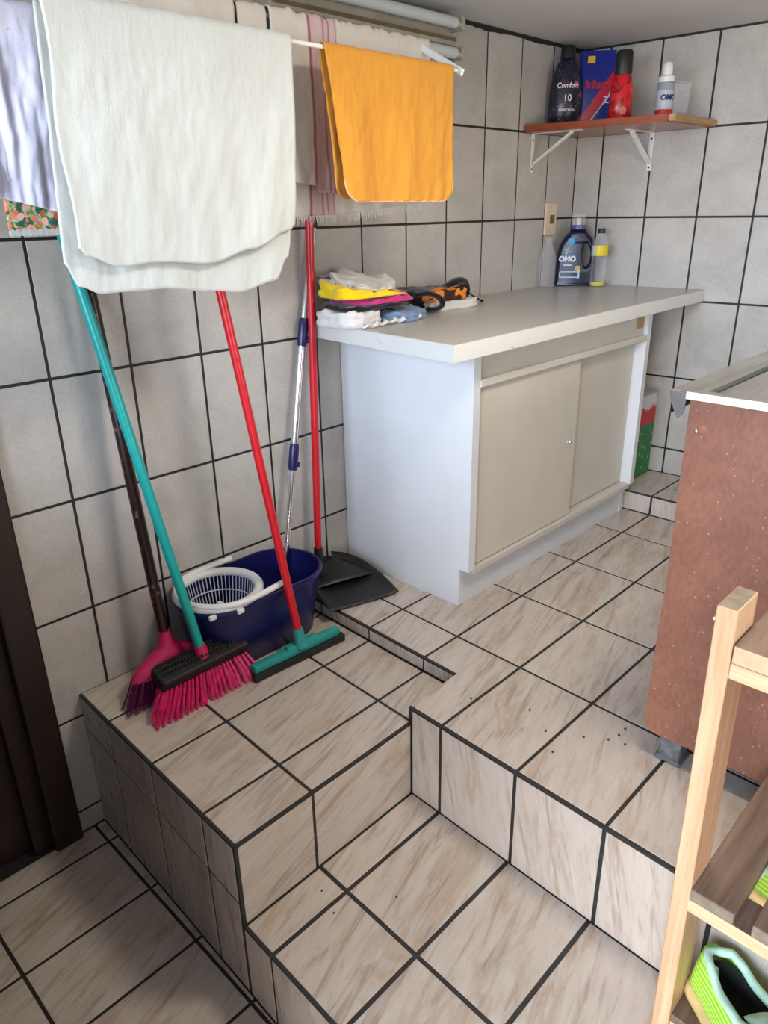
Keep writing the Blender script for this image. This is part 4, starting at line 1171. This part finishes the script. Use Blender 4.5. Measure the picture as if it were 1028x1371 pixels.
M_CB = cloth_mat('black_cotton', srgb(18, 17, 20), .1); M_CP = cloth_mat('magenta_cotton', srgb(206, 30, 128), .08); M_CY = cloth_mat('yellow_cotton', srgb(238, 206, 20), .05)
M_CG = cloth_mat('grey_white_cotton', srgb(214, 210, 202), .04)
folded('folded_cloth', 'white cloth at the bottom of the pile, nearest the worktop end', 'cloth', M_CW, .162, .628, .084, .074, WZ, WZ + .040, 3, wr=.016, layers=2, group=G_P)
folded('folded_jeans', 'pale blue denim garment at the bottom of the clothes pile', 'garment', M_DEN, .150, .812, .108, .082, WZ, WZ + .026, 8, wr=.012, layers=2, group=G_P)
folded('folded_garment', 'black garment between the denim and the pink one in the pile', 'garment', M_CB, .156, .708, .082, .130, WZ + .042, WZ + .056, 12, wr=.009, layers=1, group=G_P)
folded('folded_garment', 'magenta pink garment in the middle of the clothes pile', 'garment', M_CP, .150, .738, .088, .118, WZ + .056, WZ + .074, 17, wr=.010, layers=2, group=G_P, lean=(-.10, .02))
folded('folded_garment', 'yellow garment under the fringed cloth in the pile', 'garment', M_CY, .154, .698, .082, .130, WZ + .074, WZ + .094, 22, wr=.014, layers=2, group=G_P, lean=(-.10, -.13))
o = folded('folded_cloth', 'greyish white fringed cloth on top of the clothes pile', 'cloth', M_CG, .128, .728, .090, .100, WZ + .090, WZ + .116, 27, wr=.018, layers=3, group=G_P, rot=.35, lean=(-.20, .0), expo=2.4)
bm = bmesh.new()
for k in range(46):
    t_ = k / 45; y_ = .645 + .15 * t_; x_ = .045 - .02 * t_
    zz = WZ + .122
    tube(bm, [(x_, y_, zz), (x_ - .008, y_ - .008, zz + .012 * random.random()), (x_ - .014 + random.uniform(-.004, .004), y_ - .014, zz + .004)], .0011, 4)
for k in range(30):
    t_ = k / 29; x_ = .05 + .13 * t_; y_ = .642 - .004 * t_; zz = WZ + .118 - .012 * t_
    tube(bm, [(x_, y_, zz), (x_ + .003, y_ - .010, zz + .002), (x_ + random.uniform(-.004, .008), y_ - .020, zz - .006)], .0011, 4)
link_mesh('fringe', bm, M_CG, o)['kind'] = 'stuff'
# crochet trim in front of the denim
cr_ = thing('lace_trim', 'cream scalloped lace trim lying along the front of the denim', 'trim', (.26, .7, WZ))
bm = bmesh.new(); pts = []
for k in range(61):
    t_ = k / 60; y_ = .585 + .25 * t_; pts.append((.262 - .02 * t_ + .010 * math.sin(t_ * 40), y_, WZ + .006 + .008 * abs(math.sin(t_ * 20))))
tube(bm, pts, .0036, 8, sx_=1.7); link_mesh('lace_band', bm, M_CW, cr_, True)
# bag: black pouch, strap loop, printed scarf, cream cloth
bag = thing('shoulder_bag', 'small black bag with curled black strap behind the clothes pile', 'bag', (.09, 1.03, WZ))
folded('bag_body', None, None, M_CB, .075, 1.02, .058, .150, WZ, WZ + .062, 33, wr=.008, layers=1, parent=bag, rot=-.05)
bm = bmesh.new(); tube(bm, smooth_path([(.10, 1.10, WZ + .05), (.115, 1.16, WZ + .075), (.112, 1.20, WZ + .072), (.105, 1.222, WZ + .045), (.10, 1.215, WZ + .018)], 6), .012, 10, sx_=1.7); link_mesh('strap', bm, M_CB, bag, True)
bm = bmesh.new(); tube(bm, smooth_path([(.165, .905, WZ + .058), (.185, .945, WZ + .060), (.200, .980, WZ + .044), (.205, .985, WZ + .024), (.200, .960, WZ + .012), (.190, .930, WZ + .014)], 6), .008, 10, sx_=1.9); link_mesh('strap', bm, M_CB, bag, True)
bm = bmesh.new(); tube(bm, smooth_path([(.112, 1.20, WZ + .055), (.135, 1.22, WZ + .030), (.16, 1.245, WZ + .010)], 5), .0025, 8); tube(bm, [(.158, 1.243, WZ + .010), (.164, 1.250, WZ + .008)], .005, 8)
tube(bm, smooth_path([(.135, 1.175, WZ + .030), (.15, 1.19, WZ + .022), (.16, 1.205, WZ + .010)], 4), .004, 8); link_mesh('drawstring', bm, M_CB, bag, True)
def scarf():
    m, nt, bs = newmat('orange_brown_print'); n = noise_(nt, coords(nt), 13, 1, .4, .6)
    r = ramp(nt, n.outputs[0], [(.40, srgb(50, 20, 16)), (.47, srgb(88, 34, 20)), (.50, srgb(226, 132, 40)), (.62, srgb(238, 150, 50)), (.66, srgb(30, 20, 20))]); r.color_ramp.interpolation = 'CONSTANT'
    nt.links.new(r.outputs[0], bs.inputs['Base Color']); bs.inputs['Roughness'].default_value = .7
    return m
folded('scarf', 'orange and dark brown printed scarf crumpled beside the black bag', 'scarf', scarf(), .150, 1.065, .026, .090, WZ + .028, WZ + .062, 41, wr=.010, layers=2, rot=-.10)
folded('folded_cloth', 'cream cloth lying under the orange printed scarf', 'cloth', M_CG, .160, 1.085, .030, .110, WZ, WZ + .027, 45, wr=.006, layers=2, rot=-.08)

# ================================================================== carton on the back step
def carton_mat():
    m, nt, bs = newmat('torn_red_green_print')
    tcn = N(nt, 'ShaderNodeTexCoord'); sp = N(nt, 'ShaderNodeSeparateXYZ'); nt.links.new(tcn.outputs['Object'], sp.inputs[0])
    n = noise_(nt, coords(nt), 26, 4, .6)
    ad = N(nt, 'ShaderNodeMath', operation='MULTIPLY_ADD'); ad.inputs[1].default_value = .07; nt.links.new(n.outputs[0], ad.inputs[0]); nt.links.new(sp.outputs[2], ad.inputs[2])
    mr = N(nt, 'ShaderNodeMapRange'); mr.inputs['From Min'].default_value = .549 + .035; mr.inputs['From Max'].default_value = .90 + .035; nt.links.new(ad.outputs[0], mr.inputs[0])
    mr2 = N(nt, 'ShaderNodeMapRange'); mr2.inputs['From Min'].default_value = .549; mr2.inputs['From Max'].default_value = .90; nt.links.new(sp.outputs[2], mr2.inputs[0])
    r2 = ramp(nt, mr2.outputs[0], [(.0, srgb(26, 120, 60)), (.62, srgb(190, 40, 44))]); r2.color_ramp.interpolation = 'CONSTANT'
    torn = ramp(nt, mr.outputs[0], [(.80, G(0)), (.84, G(1))])
    n3 = noise_(nt, coords(nt), 60, 3, .6); sc = ramp(nt, n3.outputs[0], [(.62, G(0)), (.68, G(.8))])
    c = mix(nt, torn.outputs[0], r2.outputs[0], srgb(206, 206, 208)); c = mix(nt, sc.outputs[0], c, srgb(200, 206, 204))
    nt.links.new(c, bs.inputs['Base Color']); bs.inputs['Roughness'].default_value = .5
    return m
ct = thing('carton', 'worn red and green cardboard box between the cabinet and the back wall', 'box', (.36, 1.95, hC))
link_mesh('box_body', B((.26, 1.83, hC + .003), (.455, 2.050, .890), .003), carton_mat(), ct)
link_mesh('box_flap', B((.258, 1.828, .890), (.457, 2.052, .894)), plain('grey_board', srgb(176, 178, 178), .7), ct)

# ================================================================== sink cabinet
def terracotta():
    m, nt, bs = newmat('worn_brown_panel')
    n = noise_(nt, coords(nt, scale=(1, 1, 1)), 5, 5, .6); f = noise_(nt, coords(nt, scale=(1, 1, .5)), 120, 2)
    r = ramp(nt, n.outputs[0], [(.3, srgb(118, 78, 62)), (.7, srgb(142, 96, 78))])
    r2 = ramp(nt, f.outputs[0], [(.3, G(.82)), (.6, G(1))])
    c = mix(nt, 1.0, r.outputs[0], r2.outputs[0], 'MULTIPLY')
    dr = noise_(nt, coords(nt, scale=(1, 1, .07)), 34, 3, .6, .5); d1_ = ramp(nt, dr.outputs[0], [(.66, G(0)), (.72, G(.28))])
    c = mix(nt, d1_.outputs[0], c, srgb(196, 172, 164))
    v = N(nt, 'ShaderNodeTexVoronoi'); v.inputs['Scale'].default_value = 95; nt.links.new(coords(nt, scale=(1, 1, .6)).outputs[0], v.inputs['Vector'])
    sp_ = ramp(nt, v.outputs['Distance'], [(.05, G(.6)), (.12, G(0))])
    c = mix(nt, sp_.outputs[0], c, srgb(206, 190, 184))
    nt.links.new(c, bs.inputs['Base Color']); bs.inputs['Roughness'].default_value = .42
    return m
sk = thing('sink_cabinet', 'reddish brown sink cabinet with stainless steel top on the right', 'cabinet', (1.47, 1.0, hB))
SX0, SX1, SY0, SY1 = 1.187, 1.76, .507, 1.55
M_TER = terracotta()
bm = bmesh.new()
NX = 24   # worn, slightly chewed bottom edge
topz = 1.262
for yy_ in (0, 1): pass
pts = [(SX0, topz), (SX0 + .004, .90), (SX0, .62), (SX0 - .002, .55)]
for k in range(NX + 1): pts.append((SX0 + .012 + (SX1 - SX0 - .012) * k / NX, .531 + .004 * noise.noise(Vector((k * .9, 3, 0)))))
pts.append((SX1, topz))
va = [bm.verts.new((x, SY0, z)) for x, z in pts]; vb = [bm.verts.new((x, SY0 + .018, z)) for x, z in pts]
bm.faces.new(va); bm.faces.new(vb[::-1])
for k in range(len(pts)): bm.faces.new((va[k], va[(k + 1) % len(pts)], vb[(k + 1) % len(pts)], vb[k]))
link_mesh('side_panel', bm, M_TER, sk)
link_mesh('side_panel', B((SX0, SY1 - .018, .531), (SX1, SY1, topz)), M_TER, sk)
link_mesh('back_panel', B((SX1 - .012, SY0 + .018, .531), (SX1, SY1 - .018, topz)), M_TER, sk)
link_mesh('bottom_panel', B((SX0 + .02, SY0 + .018, .535), (SX1 - .012, SY1 - .018, .553)), M_TER, sk)
for ya, yb_ in ((SY0 + .02, 1.026), (1.032, SY1 - .02)):
    dd = link_mesh('door', B((SX0 + .002, ya, .540), (SX0 + .020, yb_, 1.21), .002), M_TER, sk)
    bm = bmesh.new(); tube(bm, smooth_path([(SX0 + .003, 1.029 + (.05 if ya > 1 else -.05), .95), (SX0 - .022, 1.029 + (.05 if ya > 1 else -.05), .96), (SX0 - .022, 1.029 + (.05 if ya > 1 else -.05), 1.04), (SX0 + .003, 1.029 + (.05 if ya > 1 else -.05), 1.05)], 4), .004, 8); link_mesh('handle', bm, M_CHROME, dd, True)
M_FOOT = plain('scuffed_grey_plastic', srgb(92, 95, 100), .5, var=.4, scale=60)
for x, y in ((1.247, .535), (1.70, .535), (1.247, 1.50), (1.70, 1.50)):
    bm = bmesh.new(); box(bm, (x - .024, y - .024, hB + .0018), (x + .024, y + .024, .534), .006, 2); box(bm, (x - .028, y - .028, hB + .0018), (x + .028, y + .028, hB + .012), .003, 1); link_mesh('foot', bm, M_FOOT, sk)
# small marks
bm = bmesh.new(); lathe(bm, [(0, .002), (.006, .0015), (.009, 0)], seg=12); bm.transform(Matrix.Translation((SX0 + .028, SY0, 1.21)) @ Matrix.Rotation(PI / 2, 4, 'X')); link_mesh('plug_cap', bm, plain('orange_brown_filler', srgb(140, 88, 62), .6), sk)
bm = bmesh.new(); lathe(bm, [(0, .002), (.003, .0015), (.004, 0)], seg=12); bm.transform(Matrix.Translation((SX0 + .018, SY0, 1.205)) @ Matrix.Rotation(PI / 2, 4, 'X')); link_mesh('screw', bm, M_METAL, sk)
# steel top: raised rim, sunken drainer
def steel_top():
    m, nt, bs = newmat('brushed_steel_top'); n = noise_(nt, coords(nt, scale=(1, .08, 1)), 60, 3)
    r = ramp(nt, n.outputs[0], [(.3, srgb(178, 172, 162)), (.7, srgb(206, 202, 194))]); nt.links.new(r.outputs[0], bs.inputs['Base Color'])
    bs.inputs['Metallic'].default_value = .95; bs.inputs['Roughness'].default_value = .22
    return m
M_ST = steel_top()
TX0, TX1, TY0, TY1 = 1.152, 1.775, .500, 1.57
bm = bmesh.new(); TZ = 1.277
lv_ = [(TX0, TY0, TX1, TY1, TZ - .014), (TX0, TY0, TX1, TY1, TZ - .002), (TX0 + .002, TY0 + .002, TX1 - .002, TY1 - .002, TZ), (TX0 + .040, TY0 + .022, TX1 - .03, TY1 - .03, TZ), (TX0 + .046, TY0 + .026, TX1 - .035, TY1 - .035, TZ - .010), (TX0 + .056, TY0 + .034, TX1 - .045, TY1 - .045, TZ - .0115)]
rings = [[bm.verts.new((x, y, z)) for x, y in ((a, b), (c_, b), (c_, d_), (a, d_))] for a, b, c_, d_, z in lv_]
for a, b in zip(rings, rings[1:]):
    for k in range(4): bm.faces.new((a[k], a[(k + 1) % 4], b[(k + 1) % 4], b[k]))
bm.faces.new(rings[-1]); bm.faces.new(rings[0][::-1])
link_mesh('steel_top', bm, M_ST, sk)
link_mesh('dark_gutter', B((TX0 + .047, TY0 + .03, TZ - .0112), (TX0 + .058, TY1 - .04, TZ - .0085), .001), plain('dark_green_gutter', srgb(52, 62, 60), .5), sk)  # dark strip along the gutter inside the rim
bm = B((SX0 - .006, TY0 - .002, TZ - .014), (TX1, TY0 + .004, TZ - .001), .001); link_mesh('front_edging', bm, plain('bright_aluminium', srgb(232, 232, 230), .3, .3), sk)
# folded sheet apron end
bm = bmesh.new(); pts = [(TX0 + .001, TZ - .002), (TX0 + .001, TZ - .018), (TX0 + .012, TZ - .040), (TX0 + .018, TZ - .052), (TX0 + .024, TZ - .047), (TX0 + .029, TZ - .036), (TX0 + .031, TZ - .004)]
va = [bm.verts.new((x, TY0 - .001, z)) for x, z in pts]; vb = [bm.verts.new((x, TY0 + .002, z)) for x, z in pts]
bm.faces.new(va); bm.faces.new(vb[::-1])
for k in range(len(pts)): bm.faces.new((va[k], va[(k + 1) % len(pts)], vb[(k + 1) % len(pts)], vb[k]))
link_mesh('apron_end', bm, M_METAL, sk)
link_mesh('apron', B((TX0 + .001, TY0 + .002, TZ - .045), (TX0 + .003, TY1, TZ - .013)), M_METAL, sk)

# ================================================================== wooden shoe rack
def pine_mat(name, c1, c2, axis):
    return wood_mat(name, c1, c2, 30, .5, axis=axis, stretch=.05)
M_PINEZ = pine_mat('light_pine_upright', srgb(196, 152, 116), srgb(220, 182, 146), 2)
M_PINEX = pine_mat('light_pine_rail', srgb(206, 166, 128), srgb(224, 190, 152), 0)
M_GREYW = pine_mat('weathered_grey_wood', srgb(96, 78, 66), srgb(134, 112, 96), 1)
M_ENDG = plain('weathered_end_grain', srgb(122, 112, 96), .8, var=.25, scale=50)
sr = thing('shoe_rack', 'rough wooden slatted shoe rack in the right foreground', 'rack', (1.6, .3, hS))
def bar(name, lo, hi, mats, parent, tilt=0, bev=.0015):
    bm = B(lo, hi, bev, 1)
    if tilt:
        for v in bm.verts: v.co.x += tilt * (hi[2] - v.co.z)
    for f in bm.faces:
        f.material_index = 0
    bm.normal_update()
    if len(mats) > 1:
        for f in bm.faces:
            if mats[1][0](f.normal): f.material_index = 1
    ml = [mats[0]] + ([mats[1][1]] if len(mats) > 1 else [])
    return link_mesh(name, bm, ml, parent)
upz = lambda n: n.z > .8
PX0, PX1 = 1.4125, 1.4405
bar('post', (PX0, .120, hS + .002), (PX1, .196, 1.086), [M_PINEZ, (upz, M_ENDG)], sr, tilt=.016)
bar('post', (1.84, .120, hS + .002), (1.868, .196, 1.086), [M_PINEZ, (upz, M_ENDG)], sr)
bar('post', (1.53, .436, hB + .002), (1.56, .490, .537), [M_PINEZ], sr)
bar('post', (1.5172, .436, .5635), (1.5405, .490, .980), [M_PINEZ], sr)
bar('post', (1.84, .43, hB + .002), (1.868, .495, 1.06), [M_PINEZ, (upz, M_ENDG)], sr)
for k, (z, xs_) in enumerate(((1.006, 1.4445), (.563, 1.449))):
    bar('rail', (xs_ - .002, .121, z - .025), (1.838, .190, z), [M_PINEX, (upz, M_GREYW)], sr)
    bar('rail', (xs_ - .002, .432, z - .025), (1.838, .494, z), [M_PINEX, (upz, M_GREYW)], sr)
wid = .0685
for k in range(4):
    x = 1.4475 + k * .094
    bar('slat', (x, .121, .564), (x + wid, .494, .586), [M_GREYW, (lambda n: n.y < -.8, M_ENDG)], sr)
for k in range(4):
    x = 1.443 + k * .094
    bar('slat', (x, .120, 1.007), (x + .085, .494, 1.036), [M_GREYW, (lambda n: n.y < -.8, plain('salmon_end_wood', srgb(206, 160, 128), .6, var=.1, scale=60))], sr)
# low shelf for the shoes
for k in range(4):
    x = 1.4475 + k * .094
    bar('slat', (x, .128, .268), (x + wid, .232, .286), [M_GREYW], sr)
bar('rail', (1.446, .130, .248), (1.838, .150, .267), [M_PINEX], sr)
bar('rail', (1.446, .204, .248), (1.838, .224, .267), [M_PINEX], sr)
bm = bmesh.new(); tube(bm, [(PX0 + .004, .16, 1.04), (PX0 - .010, .158, 1.044)], .0018, 8); tube(bm, [(PX0 - .010, .158, 1.044), (PX0 - .0125, .158, 1.0445)], .0045, 10); link_mesh('screw', bm, plain('brass', (.7, .5, .25, 1), .3, 1), sr)

# ================================================================== sneakers
def lime_mat():
    m, nt, bs = newmat('lime_knit')
    wv = N(nt, 'ShaderNodeTexWave'); wv.inputs['Scale'].default_value = 38; wv.inputs['Distortion'].default_value = 2.5; wv.bands_direction = 'Z'
    nt.links.new(coords(nt, scale=(.25, .25, 1)).outputs[0], wv.inputs['Vector'])
    r = ramp(nt, wv.outputs[0], [(.2, srgb(196, 226, 70)), (.55, srgb(150, 214, 60)), (.8, srgb(120, 190, 90))])
    nt.links.new(r.outputs[0], bs.inputs['Base Color']); bs.inputs['Roughness'].default_value = .65
    bump(nt, bs, wv.outputs[0], .5, .003)
    return m
M_LIME = lime_mat()
M_MINT = plain('mint_knit_collar', srgb(176, 216, 192), .7, var=.1, scale=90, bstr=.4)
M_SOLE = plain('scuffed_tan_sole', srgb(196, 174, 118), .6, var=.18, scale=30)
M_LINING = plain('dark_shoe_lining', srgb(34, 34, 30), .9, var=.3)
M_PADW = plain('white_heel_padding', srgb(206, 206, 206), .8, var=.05)
def sneaker(loc, rot, label, scale=1.0, seedv=0):
    """local: heel at origin, toe towards +x, sole on z=0"""
    t = thing('sneaker', label, 'shoe', loc, 'lime green sneakers on the rack', (0, 0, rot))
    L = .285 * scale
    def sect(u):   # half width, top height, opening
        w_ = .5 * (.064 + .034 * math.sin(min(1, u / .72) * PI / 2) ** 2) * scale
        if u < .06: w_ *= .55 + .45 * math.sin(u / .06 * PI / 2)
        if u > .80: w_ *= math.sqrt(max(.02, 1 - ((u - .80) / .205) ** 2))
        return w_
    def cyo(u): return .012 * math.sin(u * PI) * scale
    # sole
    bm = bmesh.new(); n = 44
    sidesL = [(u / n) for u in range(n + 1)]
    def outline(gr, z):
        a = [Vector((u * L, cyo(u) - sect(u) - gr, z)) for u in sidesL]; b = [Vector((u * L, cyo(u) + sect(u) + gr, z)) for u in reversed(sidesL)]
        return [bm.verts.new(p) for p in a + b]
    rs = [outline(-.004, .001), outline(.003, .005), outline(.006, .016), outline(.004, .026), outline(-.002, .031)]
    for a, b in zip(rs, rs[1:]):
        for k in range(len(a)):
            k2 = (k + 1) % len(a); bm.faces.new((a[k], a[k2], b[k2], b[k]))
    bm.faces.new(rs[0][::-1]); bm.faces.new(rs[-1])
    bm.transform(Matrix.Diagonal((1, 1, scale, 1))); link_mesh('sole', bm, M_SOLE, t, True, world=False, auto=60)
    # upper: rings across the foot
    def topz(u):
        f = interp([(0, .092), (.10, .090), (.22, .078), (.36, .082), (.46, .094), (.62, .072), (.80, .055), (.93, .047), (1, .036)])
        return f(u) * scale
    bm = bmesh.new(); grid = []; m = 22
    OPEN = .47
    for i in range(n + 1):
        u = i / n; hw = sect(u) - .001; tz = topz(u); row = []
        gap = 0
        if .05 < u < OPEN: gap = .60 * math.sin((u - .05) / (OPEN - .05) * PI) ** .5
        for j in range(m + 1):
            s = -1 + 2 * j / m      # -1..1 around
            q = s * (1) 
            # map s to arc angle leaving a gap at top
            half = math.copysign(1, s) if s != 0 else 1
            th = (1 - abs(s)) * (PI / 2) * (1 - gap * .62)     # 0 at sole, pi/2 at crown
            yv = hw * math.cos(th) ** .6 if math.cos(th) > 0 else 0
            zv = .028 * scale + (tz - .028 * scale) * math.sin(th) / max(.3, math.sin(PI / 2 * (1 - gap * .62)))
            zv = min(zv, tz)
            xv = u * L
            if u < .12: xv += .004 * math.sin(th)
            row.append(bm.verts.new((xv, cyo(u) + half * yv, zv)))
        grid.append(row)
    for i, (a, b) in enumerate(zip(grid, grid[1:])):
        u = (i + .5) / n
        for j in range(m):
            if .05 < u < OPEN and j in (m // 2 - 1, m // 2): continue
            bm.faces.new((a[j], a[j + 1], b[j + 1], b[j]))
    bmesh.ops.remove_doubles(bm, verts=bm.verts[:], dist=.0004)
    up = link_mesh('upper', bm, M_LIME, t, True, world=False); md = up.modifiers.new('t', 'SOLIDIFY'); md.thickness = .003; md.offset = -1
    # collar: padded ring around the opening
    pts = []
    K = 18
    for k in range(K):
        u = .045 + (OPEN - .045) * k / (K - 1); gap = .60 * max(0, math.sin((u - .05) / (OPEN - .05) * PI) if .05 < u < OPEN else 0) ** .5
        th = (1 / (m / 2)) ; yv = sect(u) * math.cos((1 - 1 / (m / 2)) * (PI / 2) * (1 - gap * .62)) ** .6
        pts.append(Vector((u * L, cyo(u) - yv, topz(u))))
    pts2 = [Vector((p.x, 2 * cyo(p.x / L) - p.y, p.z)) for p in reversed(pts[1:-1])]
    bm = bmesh.new(); tube(bm, smooth_path(pts + pts2 + [pts[0]], 2)[:-1], .0062 * scale, 10, closed=True); link_mesh('collar', bm, M_MINT, t, True, world=False)
    # inner lining + padding
    bm = bmesh.new()
    for u0 in (0,):
        rings = []
        for z_, sc in ((.034, .62), (.05, .74), (.075, .80)):
            ring = []
            for k in range(26):
                a = 2 * PI * k / 26; u = .255 + .20 * math.cos(a) * sc / .8
                ring.append(bm.verts.new((u * L, cyo(u) + sect(.28) * sc * .92 * math.sin(a), z_ * scale)))
            rings.append(ring)
        for a, b in zip(rings, rings[1:]):
            for k in range(26): bm.faces.new((a[k], a[(k + 1) % 26], b[(k + 1) % 26], b[k]))
        bm.faces.new(rings[0])
    link_mesh('lining', bm, M_LINING, t, True, world=False)
    bm = bmesh.new(); lathe(bm, [(0, -.018), (.010, -.014), (.014, 0), (.010, .014), (0, .018)], (.032 * scale, -.012 * scale, .070 * scale), 12, sx_=.5); link_mesh('heel_padding', bm, M_PADW, t, True, world=False)
    # tongue and laces
    bm = bmesh.new(); grid = []
    for i in range(9):
        u = .36 + .26 * i / 8; row = []
        for j in range(7):
            s = -1 + 2 * j / 6; row.append(bm.verts.new((u * L, cyo(u) + s * .020 * scale, topz(u) + (.010 - .006 * i / 8 - .004 * s * s) * scale)))
        grid.append(row)
    for a, b in zip(grid, grid[1:]):
        for j in range(6): bm.faces.new((a[j], a[j + 1], b[j + 1], b[j]))
    tg = link_mesh('tongue', bm, M_MINT, t, True, world=False); md = tg.modifiers.new('t', 'SOLIDIFY'); md.thickness = .004
    for k in range(4):
        u = .47 + .055 * k; zt_ = topz(u) + .011 * scale
        bm = bmesh.new(); tube(bm, smooth_path([(u * L, cyo(u) - .022 * scale, zt_ - .010), (u * L + .004, cyo(u), zt_), (u * L, cyo(u) + .022 * scale, zt_ - .010)], 4), .0022, 6); link_mesh('lace', bm, M_PADW, t, True, world=False)
    return t
sneaker((1.470, .214, .2875), math.radians(-40), 'lime green sneaker with tan sole and mint collar on the lowest slats', 1.22)
sneaker((1.487, .308, hB + .002), math.radians(-14), 'lime green sneaker behind the middle slats on the tiled floor', .86)
